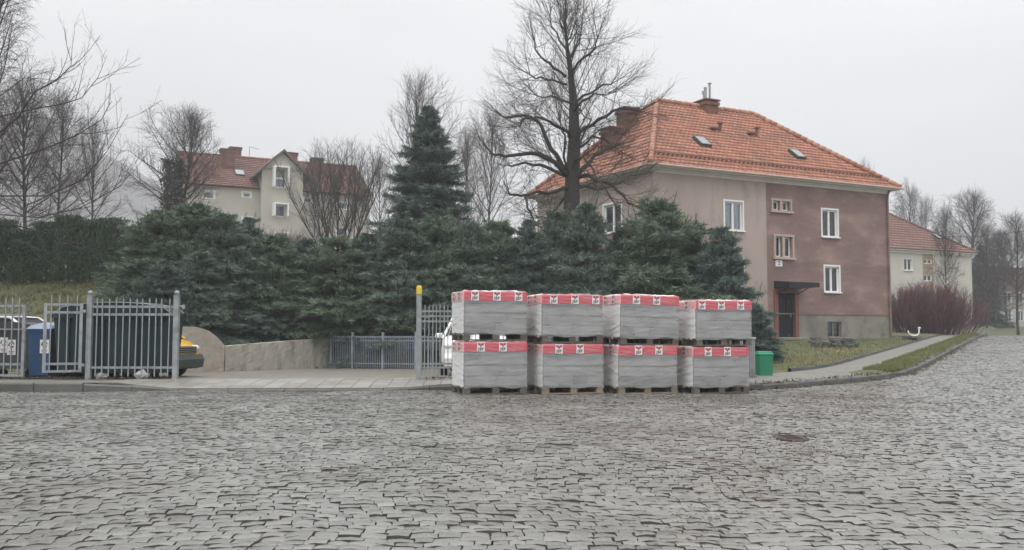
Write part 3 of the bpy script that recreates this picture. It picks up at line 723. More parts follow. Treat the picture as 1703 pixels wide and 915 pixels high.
for s_ in (st1, st2):
    c_ = MB(); a, b, lo, hi = s_
    c_.box(((a + b) / 2, -.03, hi + .045), (b - a + .2, .07, .11)); c_.box(((a + b) / 2, -.055, lo - .05), (b - a + .26, .15, .11))
    c_.box((a - .03, -.03, (lo + hi) / 2 + .0), (.10, .07, hi - lo - .02)); c_.box((b + .03, -.03, (lo + hi) / 2), (.10, .07, hi - lo - .02))
    c_.box(((a + b) / 2 - .02 * (b - a), -.02, (lo + hi) / 2), (.13 * (b - a), .05, hi - lo - .02)); c_.build('window_surround', M_conc, H1)
# basement window, boarded with a greenish pane
window(H1, *bas, lights=2, trim=0, sill=False, curtain=False, fw=.05, frame=M_plinth2, depth=.17)
# door: frame, leaf with small lights, handle
df = MB(); a, b, lo, hi = dr
df.box((a - .10, -.035, (lo + hi) / 2), (.22, .10, hi - lo)); df.box((b + .10, -.035, (lo + hi) / 2), (.22, .10, hi - lo)); df.box(((a + b) / 2, -.035, hi + .08), (b - a + .42, .10, .15))
door = MB(); door.box(((a + b) / 2, .12, (lo + hi) / 2), (b - a, .06, hi - lo))
for i in range(2):
    door.box((a + (b - a) * (.28 + .44 * i), .085, lo + (hi - lo) * .74), ((b - a) * .3, .03, (hi - lo) * .34)); door.box((a + (b - a) * (.28 + .44 * i), .085, lo + (hi - lo) * .27), ((b - a) * .3, .03, (hi - lo) * .36))
do = door.build('door', M_door, H1); df.build('door_frame', M_doorframe, H1)
hd = MB(); hd.tube([(b - .16, .08, lo + 1.05), (b - .16, .03, lo + 1.05), (b - .28, .03, lo + 1.05)], .016, 6); hd.box((b - .16, .085, lo + 1.03), (.06, .02, .24)); hd.build('handle', M_steel, do)
stp = MB(); stp.box(((a + b) / 2, -.35, .05), (b - a + .6, .7, .14), bev=.02); stp.build('doorstep', M_plinth, H1)
cn = MB(); ca, cb = a - .18, b + .62; zc_ = hi + .20
cn.add([(ca, -.02, zc_ + .36), (cb - .25, -.02, zc_ + .36), (cb, -1.05, zc_ + .26), (ca - .02, -1.05, zc_ + .26), (ca, -.02, zc_ + .02), (cb - .25, -.02, zc_ + .02), (cb, -1.05, zc_ + .06), (ca - .02, -1.05, zc_ - .02)],
       [(0, 1, 2, 3), (7, 6, 5, 4), (3, 2, 6, 7), (1, 5, 6, 2), (0, 3, 7, 4), (0, 4, 5, 1)])
cn.tube([(ca + .1, -.02, zc_ - .28), (ca + .1, -.85, zc_ + .03)], .022, 6); cn.tube([(cb - .5, -.02, zc_ - .28), (cb - .5, -.85, zc_ + .03)], .022, 6)
cn.build('canopy', M_black, H1)
npx, npz = on_front(ORG1, 1295, 438)
pn = MB(); pn.box((npx, -.012, npz), (.42, .024, .3), 0); hp = pn.build('house_number_plate', M_white, H1)
def text_mesh(txt, size, name, m, parent, loc, rot, thick=.0):
    cu = bpy.data.curves.new(name, 'FONT'); cu.body = txt; cu.size = size; cu.align_x = 'CENTER'; cu.align_y = 'CENTER'; cu.offset = size * .02
    ob = bpy.data.objects.new(name, cu); me = bpy.data.meshes.new_from_object(ob); bpy.data.objects.remove(ob)
    me.materials.clear(); me.materials.append(m); o = bpy.data.objects.new(name, me); o.location = loc; o.rotation_euler = rot; link(o, parent); return o
text_mesh('2', .27, 'numeral', M_logob, hp, (npx, -.0265, npz), (math.pi / 2, 0, 0))
dp = MB(); dp.tube([(L1 - .12, -.28, zt + .3), (L1 - .10, -.1, zt - .05), (L1 - .10, -.07, zt - .3), (L1 - .10, -.07, .1)], .05, 8)
for z_ in (1, 3, 5, 6.6): dp.tube([(L1 - .10, -.07, z_), (L1 - .10, -.07, z_ + .05)], .06, 8)
dp.build('downpipe', M_brown, H1)
gt = MB(); gt.tube([(-.5, -.53, ze1 - .03), (L1 + .5, -.53, ze1 - .03)], .055, 8); gt.tube([(-.53, -.5, ze1 - .03), (-.53, W1 + .4, ze1 - .03)], .055, 8); gt.build('gutter', M_conc, H1)
r1 = make_roof(H1, L1, W1, ze1, zr1 - ze1, 4.15, o=.45)
sg = MB()   # snow guard course: a raised row near the eaves
upv = Vector((0, W1 / 2 + .45, zr1 - ze1)).normalized(); nv = Vector((0, -(zr1 - ze1), W1 / 2 + .45)).normalized()
for k_ in range(int(L1 / .26)):
    p = Vector((.25 + k_ * .26, -.45, ze1)) + upv * .95 + nv * .09; sg.box(p, (.05, .05, .14), M=Matrix((Vector((1, 0, 0)), upv, nv)).transposed())
p0 = Vector((.15, -.45, ze1)) + upv * .93 + nv * .13; sg.tube([p0, p0 + Vector((L1 - .4, 0, 0))], .028, 6); sg.build('snow_guard', M_tileold, r1)
def roofz1(u, y): return None
for (px, py) in ((1167, 237), (1325, 258)):
    # pixel -> point on the front roof plane
    o_ = to_local(ORG1, (0, 0, EYE)); r_ = ray(px, py); d_ = Vector((r_.dot(D1), r_.dot(D2), r_.z)); p_ = Vector((0, -.45, ze1))
    t_ = (p_ - o_).dot(nv) / d_.dot(nv); q_ = o_ + d_ * t_; f_ = (q_ - p_).dot(upv) / math.hypot(W1 / 2 + .45, zr1 - ze1)
    rooflight(r1, ORG1, q_.x, f_, .62, .85, W1, .45, ze1, zr1 - ze1)
for (px, py) in ((1197, 218), (1258, 226)):
    r_ = ray(px, py); d_ = Vector((r_.dot(D1), r_.dot(D2), r_.z)); t_ = (p_ - o_).dot(nv) / d_.dot(nv); q_ = o_ + d_ * t_
    vp = MB(); vp.tube([q_, q_ + Vector((0, -.05, .35))], .09, 8); vp.box(q_ + Vector((0, -.06, .40)), (.26, .26, .06)); vp.box(q_ + Vector((-.35, .03, .12)), (.4, .3, .12), bev=.03); vp.build('roof_vent', M_tileold, r1)
chimney(r1, 2.55, 5.75, ze1 + 1.2, at(1045, 184, 47.8).z - ORG1.z, .78, .78)
chimney(r1, 1.80, 6.0, ze1 + .8, at(1021, 215, 47.4).z - ORG1.z, .84, .9)
zc1 = at(1175, 168, 49.5).z - ORG1.z
ch = chimney(r1, 7.3, W1 / 2, zr1 - .6, zc1 - .1, .8, 1.15)
for dx, dy, h_, r_ in ((-.25, -.35, .62, .085), (-.1, -.05, .45, .06), (.08, -.3, .85, .06), (.25, .4, .5, .06)):
    pt = MB(); pt.tube([(7.3 + dx, W1 / 2 + dy, zc1 - .06), (7.3 + dx, W1 / 2 + dy, zc1 + h_)], r_, 10)
    if h_ < .6 or h_ > .8: pt.lathe([(r_ * 1.0, zc1 + h_), (r_ * 2.1, zc1 + h_ + .03), (0, zc1 + h_ + .10)], (7.3 + dx, W1 / 2 + dy, 0), 10)
    pt.build('flue_pipe', M_steel, ch)

# ---- pale house to the right, partly hidden by the first
R3 = at(1617, 480, 88.0); ORG3 = Vector((R3.x, R3.y, 1.35)) - D1 * 17.5; ORG3.z = 1.35; L3, W3 = 17.5, 11.0
H3 = empty('pale_house', ORG3, HROT, 'pale cream house with dull red hipped roof behind the purple shrub', 'house')
ze3 = on_front(ORG3, 1600, 420.5)[1]; zr3 = ze3 + 4.2
wall = MB(); q0 = opn(1534, 430, 1553, 480, ORG3); q1 = opn(1503, 430, 1517, 450, ORG3); q2 = opn(1536, 431, 1550, 439, ORG3); q3 = opn(1536, 457, 1550, 468, ORG3); q4 = opn(1565, 431, 1577, 449, ORG3)
mi3 = lambda u, z: 1 if (q0[0] < u < q0[1] and z > .6) else (2 if z < .7 else 0)
wall_sheet(wall, 'x', L3, -1.5, ze3 - .3, [q1 + [3], q2 + [3], q3 + [3], [q1[0], q1[1], q1[2] - 2.9, q1[3] - 2.9, 3]], mi3, cuts=(q0[0], q0[1]), zc=(.7, .6))
for q in ([(0, W3, -1.5), (0, 0, -1.5), (0, 0, ze3 - .3), (0, W3, ze3 - .3)], [(L3, 0, -1.5), (L3, W3, -1.5), (L3, W3, ze3 - .3), (L3, 0, ze3 - .3)], [(L3, W3, -1.5), (0, W3, -1.5), (0, W3, ze3 - .3), (L3, W3, ze3 - .3)]): wall.add(q, [(0, 1, 2, 3)], 0, .5)
wall.build('wall', [M_cream2, M_stair, M_plinth2, M_white], H3)
for q in (q1, q2, q3): window(H3, *q[:4], trim=0.05 if q is q1 else 0, sill=q is q1)
co = MB(); co.box((L3 / 2, W3 / 2, ze3 - .22), (L3 + .3, W3 + .3, .22)); co.build('cornice', M_cornice, H3)
r3 = make_roof(H3, L3, W3, ze3, zr3 - ze3, 5.0, tile=M_tileold, cap=M_tileold, tw=.5, th=.5, sub=4, amp=.04, step=.06)
for f_, u_ in ((.45, .30), (.38, .75)): rooflight(r3, ORG3, L3 * u_ + 2, f_, .7, .9, W3, .45, ze3, zr3 - ze3)

# ---- cream house on the hill behind the conifers
P2 = at(309, 400, 84.0); ORG2 = Vector((P2.x, P2.y, 6.6)); L2, W2 = 17.2, 10.2
H2 = empty('hillside_house', ORG2, HROT, 'cream three-storey house with old red gabled roof and central gable bay on the hillside', 'house')
ze2 = on_front(ORG2, 400, 312)[1]; zr2 = to_local(ORG2, at(330, 254, 88.5)).z
op2 = lambda *a: opn(*a, ORG2)
ba, bb = on_front(ORG2, 432, 300)[0], on_front(ORG2, 500, 300)[0]
w2 = [op2(338, 318, 356, 331), op2(404, 320, 417, 329), op2(404, 361, 417, 374), op2(338, 362, 356, 375), op2(505, 329, 518, 338), op2(560, 336, 578, 349), op2(560, 378, 578, 392)]
w2 += [[w2[1][0], w2[1][1], w2[2][2] - 2.6, w2[2][3] - 2.6], [w2[5][0], w2[5][1], w2[6][2] - 2.6, w2[6][3] - 2.6]]
wall = MB(); wall_sheet(wall, 'x', L2, -2, ze2 - .02, [w + [1] for w in w2], lambda u, z: 0)
gp = [(0, ze2 - .02), (W2, ze2 - .02), (W2 / 2, zr2 - .12)]
for x in (0, L2): wall.add([(x, 0, -2), (x, W2, -2), (x, W2, ze2 - .02), (x, W2 / 2, zr2 - .15), (x, 0, ze2 - .02)], [(0, 1, 2, 3, 4)], 0, .5)
wall.add([(0, W2, -2), (L2, W2, -2), (L2, W2, ze2), (0, W2, ze2)], [(0, 1, 2, 3)], 0, .5)
# gable bay, 1 m proud
by = -.9; org_b = ORG2 + D2 * by
opb = lambda *a: opn(*a, org_b)
wb = [opb(455, 280, 475, 313), opb(455, 341, 474, 361), opb(456, 389, 474, 410)]; wb += [[wb[2][0], wb[2][1], wb[2][2] - 2.7, wb[2][3] - 2.7]]
zsh = on_front(org_b, 466, 284)[1]; zpk = on_front(org_b, 466, 252)[1]
bw = MB(); tmp = MB(); wall_sheet(bw, 'x', bb, -2, zsh, [w + [1] for w in wb], lambda u, z: 0, base=by, cuts=(ba,))
keep = [i for i, f in enumerate(bw.f) if min(bw.v[j][0] for j in f) >= ba - 1e-4]; bw.f = [bw.f[i] for i in keep]; bw.m = [bw.m[i] for i in keep]; bw.t = [bw.t[i] for i in keep]
mx = (ba + bb) / 2
bw.add([(ba, by, zsh), (bb, by, zsh), (mx, by, zpk - .12)], [(0, 1, 2)], 0, .5)
bw.add([(ba, by, -2), (ba, .0, -2), (ba, 4.5, zsh), (ba, by, zsh), (ba, 0, zsh)], [(0, 1, 4, 3), (1, 2, 4)], 0, .5); bw.add([(bb, by, -2), (bb, 0, -2), (bb, 4.5, zsh), (bb, by, zsh), (bb, 0, zsh)], [(0, 1, 4, 3), (1, 2, 4)], 0, .5)
wall.build('wall', [M_cream, M_white], H2); bay = bw.build('gable_bay', [M_cream, M_white], H2)
for w in w2: window(H2, *w, lights=1, trim=.12, sill=False, fw=.09, curtain=.05)
for i, w in enumerate(wb):
    ww = window(H2, *w, lights=1, trim=.14, sill=False, fw=.10, base=by, curtain=.05, proud=-by + .03)
    if i == 0:
        tr = MB(); tr.box(((w[0] + w[1]) / 2, by + .12, (w[2] + w[3]) / 2), (w[1] - w[0], .09, .14)); tr.build('transom', M_white, ww)
r2 = make_roof(H2, L2, W2, ze2, zr2 - ze2, 0, gable=True, tile=M_tileold, cap=M_tileold, tw=.45, th=.42, sub=4, amp=.04, step=.07)
br = MB(); ov = .75; sl = (zpk - zsh) / ((bb - ba) / 2)
for sg_ in (-1, 1):
    ex = mx + sg_ * ((bb - ba) / 2 + ov); ez = zsh - ov * sl
    d_ = Vector((mx - ex, 0, zpk - ez)); nn = Vector((-d_.z * sg_ * -1, 0, abs(d_.x))).normalized()
    q = [Vector((ex, by - .45, ez)), Vector((mx, by - .45, zpk)), Vector((mx, 6.5, zpk)), Vector((ex, 6.5, ez))]
    up_ = [p + Vector((0, 0, .16)) for p in q]
    br.add(q + up_, [(0, 1, 2, 3), (4, 5, 6, 7), (0, 4, 5, 1), (3, 2, 6, 7), (0, 3, 7, 4)], 0, .3)
br.build('bay_roof', M_tileold, H2)
vbd = MB()
for sg_ in (-1, 1):
    ex = mx + sg_ * ((bb - ba) / 2 + ov); ez = zsh - ov * sl
    vbd.add([(ex, by - .47, ez - .05), (mx, by - .47, zpk - .05), (mx, by - .47, zpk + .2), (ex, by - .47, ez + .2), (ex, by - .43, ez - .05), (mx, by - .43, zpk - .05), (mx, by - .43, zpk + .2), (ex, by - .43, ez + .2)], [(0, 1, 2, 3), (4, 5, 6, 7), (0, 1, 5, 4), (3, 2, 6, 7)])
vbd.build('verge_board', M_wooddark, H2)
def ch2(x0, x1, yt, yb, y_):
    a = to_local(ORG2, at(x0, yt, 84 + 4)); uc = on_front(ORG2 + D2 * y_, (x0 + x1) / 2, yt); u0 = on_front(ORG2 + D2 * y_, x0, yt)[0]; u1 = on_front(ORG2 + D2 * y_, x1, yt)[0]
    chimney(r2, (u0 + u1) / 2, y_, ze2 + .8, uc[1], (u1 - u0) * .9, .9)
ch2(366, 391, 250, 290, 3.2); ch2(381, 401, 247, 262, 6.0); ch2(478, 494, 256, 270, 5.6); ch2(517, 537, 265, 300, 3.4)
for f_, px in ((.45, 397), (.45, 503)): rooflight(r2, ORG2, on_front(ORG2 + D2 * 2.5, px, 280)[0], f_, .9, 1.1, W2, .45, ze2, zr2 - ze2)
an = MB(); ax_ = on_front(ORG2 + D2 * 5, 415, 260)[0]; an.tube([(ax_, 5.1, zr2 - .1), (ax_, 5.1, zr2 + 1.2)], .03, 5); an.tube([(ax_, 5.1, zr2 + 1.15), (ax_ + .9, 5.1, zr2 + 1.0)], .02, 5)
for i in range(5): an.tube([(ax_ + .15 + i * .18, 4.85, zr2 + 1.13 - i * .03), (ax_ + .15 + i * .18, 5.35, zr2 + 1.13 - i * .03)], .012, 4)
an.build('aerial', M_steel, r2)

# ---- far house at the end of the street
P4 = at(1662, 540, 128); ORG4 = Vector((P4.x, P4.y, 2.0))
H4 = empty('distant_house', ORG4, HROT, 'far pale house glimpsed behind bare trees where the street ends', 'house')
wall = MB(); L4, W4, z4 = 16, 9, 5.2
w4 = [[1.5 + i * 2.6, 2.7 + i * 2.6, z, z + 1.4, 1] for i in range(5) for z in (.9, 3.4)]
wall_sheet(wall, 'x', L4, -2, z4, w4, lambda u, z: 0)
for q in ([(0, W4, -2), (0, 0, -2), (0, 0, z4), (0, W4, z4)], [(L4, 0, -2), (L4, W4, -2), (L4, W4, z4), (L4, 0, z4)], [(L4, W4, -2), (0, W4, -2), (0, W4, z4), (L4, W4, z4)]): wall.add(q, [(0, 1, 2, 3)], 0, .5)
wall.build('wall', [M_cream, M_white], H4)
for w in w4: window(H4, *w[:4], lights=2, trim=.1, sill=False, curtain=False)
make_roof(H4, L4, W4, z4, 3.4, 3.0, tile=M_tileold, cap=M_tileold, tw=.6, th=.6, sub=3, amp=.04, step=.06)
# ------------------------------------------------------------------ bare trees
def curve_pts(p, d, Ln, n, wig, trop, r):
    pts = [Vector(p)]; d = Vector(d).normalized()
    for i in range(n):
        d = (d + Vector((r.gauss(0, wig), r.gauss(0, wig), r.gauss(0, wig) + trop))).normalized(); pts.append(pts[-1] + d * (Ln / n))
    return pts, d
def side_dir(d, ang, az):
    d = d.normalized(); ref = Vector((0, 0, 1)) if abs(d.z) < .95 else Vector((1, 0, 0))
    a = d.cross(ref).normalized(); b = d.cross(a)
    return (d * math.cos(ang) + (a * math.cos(az) + b * math.sin(az)) * math.sin(ang)).normalized()
def sprout(mb, pts, rads, level, cfg, r, Ls, env=None):
    """children along a branch; cfg rows = (count per metre, shortest, longest, angle, wiggle, tropism, radius cap, sides, segments, first t)"""
    if level >= len(cfg): return
    cnt, lo, hi, ang, wig, trop, cap, sides, nseg, tmin = cfg[level]
    n = max(1, int(cnt * Ls + r.random()))
    for k in range(n):
        t = tmin + (1 - tmin) * ((k + r.random()) / n); f = t * (len(pts) - 1); i = min(int(f), len(pts) - 2); q = f - i
        p = pts[i].lerp(pts[i + 1], q); d = pts[i + 1] - pts[i]; rad = rads[i] + (rads[i + 1] - rads[i]) * q
        dd = side_dir(d, ang * r.uniform(.6, 1.35), r.uniform(0, 6.283)); Lc = r.uniform(lo, hi) * (1.15 - .45 * t)
        if env is not None:
            e = env(p + dd * Lc)
            if e > 1.0: Lc *= max(.25, 1.0 - 1.1 * (e - 1.0)) * r.uniform(.8, 1.1)
        if Lc < .08: continue
        rb = min(rad * .85, cap * r.uniform(.75, 1.15)); cp, _ = curve_pts(p, dd, Lc, nseg, wig, trop, r)
        tip = cap * .38
        cr_ = [rb + (min(tip, rb) - rb) * (j / nseg) for j in range(nseg + 1)]
        mb.tube(cp, cr_, sides, 0, caps=False); sprout(mb, cp, cr_, level + 1, cfg, r, Lc, env)

def bare_tree(seed, H, R, r0, clear=.2, nl=20, cfg=None, bark=None, twig=None, name='bare_tree', wig=.05, ltrop=.04, stems=1, lo_p=80, hi_p=18, cz=.58, fork=None):
    """trunk and limbs reach to an egg-shaped envelope of height H and radius R"""
    r = random.Random(seed); T = MB(); C = MB(); root = empty(name); zc = H * cz; az_ = H - zc; zb_ = zc - H * clear * .75
    def env(p):
        dz = p.z - zc; return math.sqrt((p.x ** 2 + p.y ** 2) / R ** 2 + (dz / (az_ if dz > 0 else zb_)) ** 2)
    for st in range(stems):
        one = stems == 1
        d0 = Vector((r.gauss(0, .02), r.gauss(0, .02), 1)) if one else Vector((.6 * math.cos(st * 6.28 / stems + r.random()), .6 * math.sin(st * 6.28 / stems + r.random()), 1.0 + r.random() * .6))
        Hs = H * (.93 if one else r.uniform(.75, .98)); o_ = Vector((0, 0, -.3)) if one else Vector((r.gauss(0, .12), r.gauss(0, .12), -.3))
        tp, _ = curve_pts(o_, d0, Hs + .3, 14, .03 if one else .05, .03, r)
        tr = [r0 * (1.3 if i == 0 else 1) * (1 - .92 * (i / 14) ** .75) + .014 for i in range(15)]
        T.tube(tp, tr, 9 if r0 > .1 else 6)
        for k in range(nl):
            h = clear + (.96 - clear) * ((k + r.random()) / nl); f = h * 14; i = min(int(f), 13); p = tp[i].lerp(tp[i + 1], f - i); q = (h - clear) / (1 - clear)
            a = math.radians(lo_p + (hi_p - lo_p) * q ** .8) * r.uniform(.75, 1.2); az = k * 2.4 + r.uniform(-.5, .5)
            d = Vector((math.sin(a) * math.cos(az), math.sin(a) * math.sin(az), math.cos(a))); Lb = .4
            while env(p + d * Lb) < .93 and Lb < H * .6: Lb += .15
            Lb *= r.uniform(.78, 1.0); rb = min(tr[i] * .62, .010 + .009 * Lb * r0 / .15)
            bp, _ = curve_pts(p, d, Lb, 8, wig, ltrop, r); brr = [rb * (1 - .82 * j / 8) + .005 for j in range(9)]
            T.tube(bp, brr, 6, caps=False); sprout(C, bp, brr, 0, cfg, r, Lb, env)
        sprout(C, tp[-4:], tr[-4:], 0, cfg, r, 2.0, env)
    T.build('trunk', bark or M_bark, root, smooth=True); C.build('crown', twig or M_twig, root)
    return root
#        cnt  lo  hi  ang  wig trop cap  sides nseg tmin
CFG_MID = [(3.6, .7, 1.9, .80, .05, .05, .013, 4, 5, .12), (5.4, .4, 1.0, .65, .05, .02, .0078, 3, 3, .1), (4.6, .2, .55, .6, .05, .01, .006, 3, 2, .1)]
CFG_FAN = [(2.8, .8, 2.2, .62, .045, .05, .013, 4, 5, .15), (4.0, .45, 1.2, .55, .045, .03, .008, 3, 3, .1), (3.4, .25, .65, .5, .05, .02, .006, 3, 2, .1)]
CFG_BIRCH = [(3.6, .7, 1.6, .7, .06, -.02, .014, 4, 5, .12), (5.5, .5, 1.2, .6, .07, -.09, .008, 3, 4, .1), (4.5, .2, .55, .5, .08, -.10, .006, 3, 3, .1)]
CFG_BUSH = [(3.0, .6, 1.5, .5, .05, .05, .012, 3, 4, .1), (4.0, .3, .8, .5, .05, .03, .0075, 3, 3, .1), (3.0, .15, .45, .5, .06, .02, .006, 3, 2, .1)]
def put(o, px, Y, sc=1.0, rz=0.0, z=None, label=None, cat=None, group=None, sxy=None):
    X = (px - CX) / F * Y; o.location = (X, Y, (gz(X, Y) if z is None else z) - .05); o.rotation_euler = (0, 0, rz)
    o.scale = (sxy or sc, sxy or sc, sc)
    return tag(o, label, cat, group)
def tree_h(px, ytop, Y):
    X = (px - CX) / F * Y; return at(px, ytop, Y).z - gz(X, Y)

# main old lime tree: trunk and limbs follow the photographed ones, given their own depths
def lime():
    Y0 = 34.0; X0 = (951 - CX) / F * Y0; zb = gz(X0, Y0); root = empty('bare_tree', (X0, Y0, zb), 0, 'tallest bare lime tree with thick dark crooked limbs in front of the orange roof', 'tree')
    r = random.Random(21); T = MB(); C = MB(); O = Vector((X0, Y0, zb))
    P = lambda x, y, dy=0.0: at(600 + x * .5247, y * .5247, Y0 + dy) - O
    tp = [(668, 800), (668, 740), (668, 680), (671, 560), (677, 450), (675, 330), (665, 230), (655, 150), (649, 85), (650, 20), (646, -30)]
    pts = [P(x, y, .03 * i) for i, (x, y) in enumerate(tp)]; pts[0].z = -.4
    T.tube(pts, [.40, .34, .305, .265, .225, .165, .105, .058, .030, .015, .006], 12)
    limbs = [([(658, 556), (615, 515), (565, 488), (500, 490), (455, 498), (425, 492)], -1.2, .10), ([(662, 556), (632, 515), (604, 470), (572, 400), (540, 376), (490, 368), (452, 372)], .9, .10),
             ([(655, 560), (620, 548), (570, 522), (520, 515), (478, 528)], 1.6, .08), ([(656, 600), (620, 606), (560, 606), (505, 622), (470, 618)], -1.8, .075),
             ([(520, 620), (532, 660), (552, 700), (575, 722)], -1.4, .05), ([(688, 556), (722, 520), (762, 488), (800, 470), (838, 455)], 1.4, .09), ([(690, 560), (725, 555), (770, 578), (815, 605), (850, 640), (900, 660)], -1.6, .08),
             ([(690, 590), (740, 600), (790, 590), (850, 560), (905, 545)], 1.9, .06), ([(684, 445), (712, 408), (755, 378), (800, 350), (860, 346), (880, 352)], -1.0, .085),
             ([(690, 470), (735, 430), (770, 440), (800, 470)], 1.3, .05), ([(676, 335), (705, 305), (745, 285), (790, 265)], .8, .065), ([(675, 350), (705, 318), (740, 296), (775, 300)], -1.1, .055),
             ([(668, 228), (690, 198), (722, 172), (748, 148), (750, 125)], -.7, .06), ([(650, 245), (612, 214), (585, 196), (562, 172), (553, 130)], .8, .06), ([(654, 270), (610, 255), (570, 242), (536, 236)], -1.0, .05),
             ([(666, 330), (630, 316), (600, 306), (560, 306)], 1.1, .05), ([(668, 435), (640, 412), (600, 386), (560, 372), (520, 372), (505, 400)], -1.5, .07), ([(662, 500), (690, 470), (730, 380), (700, 352)], .6, .05),
             ([(655, 160), (628, 130), (606, 90), (600, 50)], .6, .045), ([(660, 190), (684, 150), (698, 110), (704, 60)], .9, .045), ([(652, 130), (672, 96), (684, 50)], -.6, .035), ([(652, 105), (632, 70), (624, 20)], -.5, .03),
             ([(660, 540), (640, 500), (650, 430), (632, 390)], -1.8, .05), ([(672, 520), (706, 500), (724, 520), (744, 560), (800, 640)], -2.2, .05), ([(660, 620), (628, 648), (590, 690), (560, 690)], 2.0, .05)]
    cfgA = [(4.4, .9, 2.6, .95, .045, .05, .0115, 4, 6, .15), (4.8, .45, 1.35, .5, .04, .02, .0062, 3, 4, .15), (3.6, .25, .6, .5, .05, .01, .0048, 3, 2, .15)]
    ec = P(662, 350)
    def env(p):
        q_ = p - ec; return math.sqrt((q_.x / 3.5) ** 2 + (q_.y / 3.4) ** 2 + (q_.z / (4.05 if q_.z > 0 else 4.6)) ** 2)
    for lp, dy, r0 in limbs:
        n = len(lp); q = [P(x + r.uniform(-3, 3), y + r.uniform(-3, 3), dy * (i / (n - 1)) ** .9) for i, (x, y) in enumerate(lp)]
        # subdivide with kinks
        q2 = []
        for a, b in zip(q[:-1], q[1:]): q2 += [a, a.lerp(b, .5) + Vector((r.gauss(0, .05), r.gauss(0, .08), r.gauss(0, .05)))]
        q2.append(q[-1]); m = len(q2); rr = [r0 * (1 - .58 * i / (m - 1)) * r.uniform(.92, 1.1) for i in range(m)]
        T.tube(q2, rr, 8); Ln = sum((b - a).length for a, b in zip(q2[:-1], q2[1:]))
        sprout(C, q2, rr, 0, cfgA, r, Ln, env)
        for k in range(3):       # brush of shoots at the old cut end
            dd = side_dir(q2[-1] - q2[-3], r.uniform(.1, .7), r.uniform(0, 6.28)) + Vector((0, 0, .5)); Lc = r.uniform(.9, 2.0) * (1 if env(q2[-1]) < .75 else .6)
            cp, _ = curve_pts(q2[-1], dd, Lc, 6, .06, .06, r); cr_ = [.018 * (1 - .75 * j / 6) for j in range(7)]; C.tube(cp, cr_, 4, caps=False); sprout(C, cp, cr_, 1, cfgA, r, Lc, env)
    # shoots straight from the trunk fill the depth of the crown
    for k in range(46):
        t = 2.6 + 7.0 * k / 46; i = int(t); p = pts[i].lerp(pts[min(i + 1, 10)], t - i); az = k * 2.4; a = r.uniform(.6, 1.2) * (1.1 - .06 * k / 3)
        d = Vector((math.sin(a) * math.cos(az), math.sin(a) * math.sin(az), math.cos(a))); Lc = r.uniform(1.6, 3.3) * (1 - .35 * k / 46)
        while env(p + d * Lc) > 1.0 and Lc > .5: Lc -= .15
        cp, _ = curve_pts(p, d, Lc, 7, .05, .05, r); cr_ = [.022 * (1 - .8 * j / 7) + .003 for j in range(8)]; C.tube(cp, cr_, 5, caps=False); sprout(C, cp, cr_, 1, cfgA, r, Lc * 1.3, env)
    T.build('trunk', M_bark, root, smooth=True); C.build('crown', M_twig, root)
lime()

t1 = bare_tree(101, 12, 3.9, .17, .22, 42, CFG_MID, lo_p=85, hi_p=12)
t2 = bare_tree(102, 12, 3.4, .13, .18, 34, CFG_FAN, lo_p=78, hi_p=12, twig=M_twigfar, cz=.62)
t3 = bare_tree(103, 12, 3.8, .14, .25, 38, CFG_MID, lo_p=90, hi_p=25, wig=.08, cz=.55)
t4 = bare_tree(104, 9, 3.9, .07, .10, 11, CFG_BUSH, lo_p=40, hi_p=10, stems=9, twig=M_twigfar, cz=.6)
b1 = bare_tree(105, 13, 3.6, .14, .2, 34, CFG_BIRCH, lo_p=60, hi_p=15, twig=M_twig, name='bare_birch')
GB = 'bare trees behind the conifers'
def inst(src, first=[set()]):
    if src.name in first[0]: return copy_tree(src)
    first[0].add(src.name); return src
def bt(src, px, ytop, Y, Href, wide, label, cat='tree', group=None, rz=0.0, srcR=3.4):
    o = inst(src); h = tree_h(px, ytop, Y); put(o, px, Y, h / Href, rz, None, label, cat, group, sxy=wide / F * Y / srcR); return o
bt(t1, 286, 174, 62, 12, 98, 'dense round bare tree with ivy-dark trunk at the left end of the cream hillside house', rz=.4, srcR=3.9)
bt(t1, 38, 124, 46, 12, 100, 'dark spreading bare tree behind the clipped hedge, second from the left edge', rz=2.0, group=GB, srcR=3.9)
bt(t3, 92, 150, 50, 12, 74, 'bare tree between the two largest dark bare trees above the clipped hedge', rz=4.0, group=GB, srcR=3.6)
bt(t2, 150, 196, 58, 12, 66, 'slender bare tree standing against the misty hill above the clipped hedge', rz=1.0, group=GB)
bt(t2, 708, 130, 56, 12, 90, 'tall pale bare tree whose twigs fan out behind the big dark spruce', rz=2.5, group=GB)
bt(t2, 805, 184, 58, 12, 62, 'pale bare tree between the big dark spruce and the tall lime', rz=5.0, group=GB)
bt(t3, 772, 215, 62, 12, 46, 'thin bare tree just right of the big dark spruce', rz=1.7, group=GB, srcR=3.6)
bt(t2, 632, 262, 75, 12, 40, 'bare tree behind the right gable end of the cream hillside house', rz=3.4, group=GB)
bt(t4, 562, 225, 62, 9, 92, 'broad many-stemmed bare shrub fanning out before the cream hillside house', 'shrub', rz=.7, srcR=3.9)
GR = 'bare trees around the pale house'
bt(b1, 1508, 298, 120, 13, 40, 'feathery birch rising directly over the left of the pale house roof', group=GR, rz=1.1, srcR=3.6)
bt(t2, 1442, 272, 118, 12, 32, 'bare treetop showing just over the right slope of the orange roof', group=GR, rz=.3)
bt(t2, 1548, 330, 125, 12, 34, 'low bare tree behind the middle of the pale house roof', group=GR, rz=2.2)
bt(t1, 1603, 318, 112, 12, 70, 'large bare tree at the right-hand end of the pale house roof', group=GR, rz=5.1, srcR=3.9)
bt(t3, 1574, 345, 62, 12, 30, 'thin young bare tree in front of the pale house wall', rz=.8, srcR=3.6)
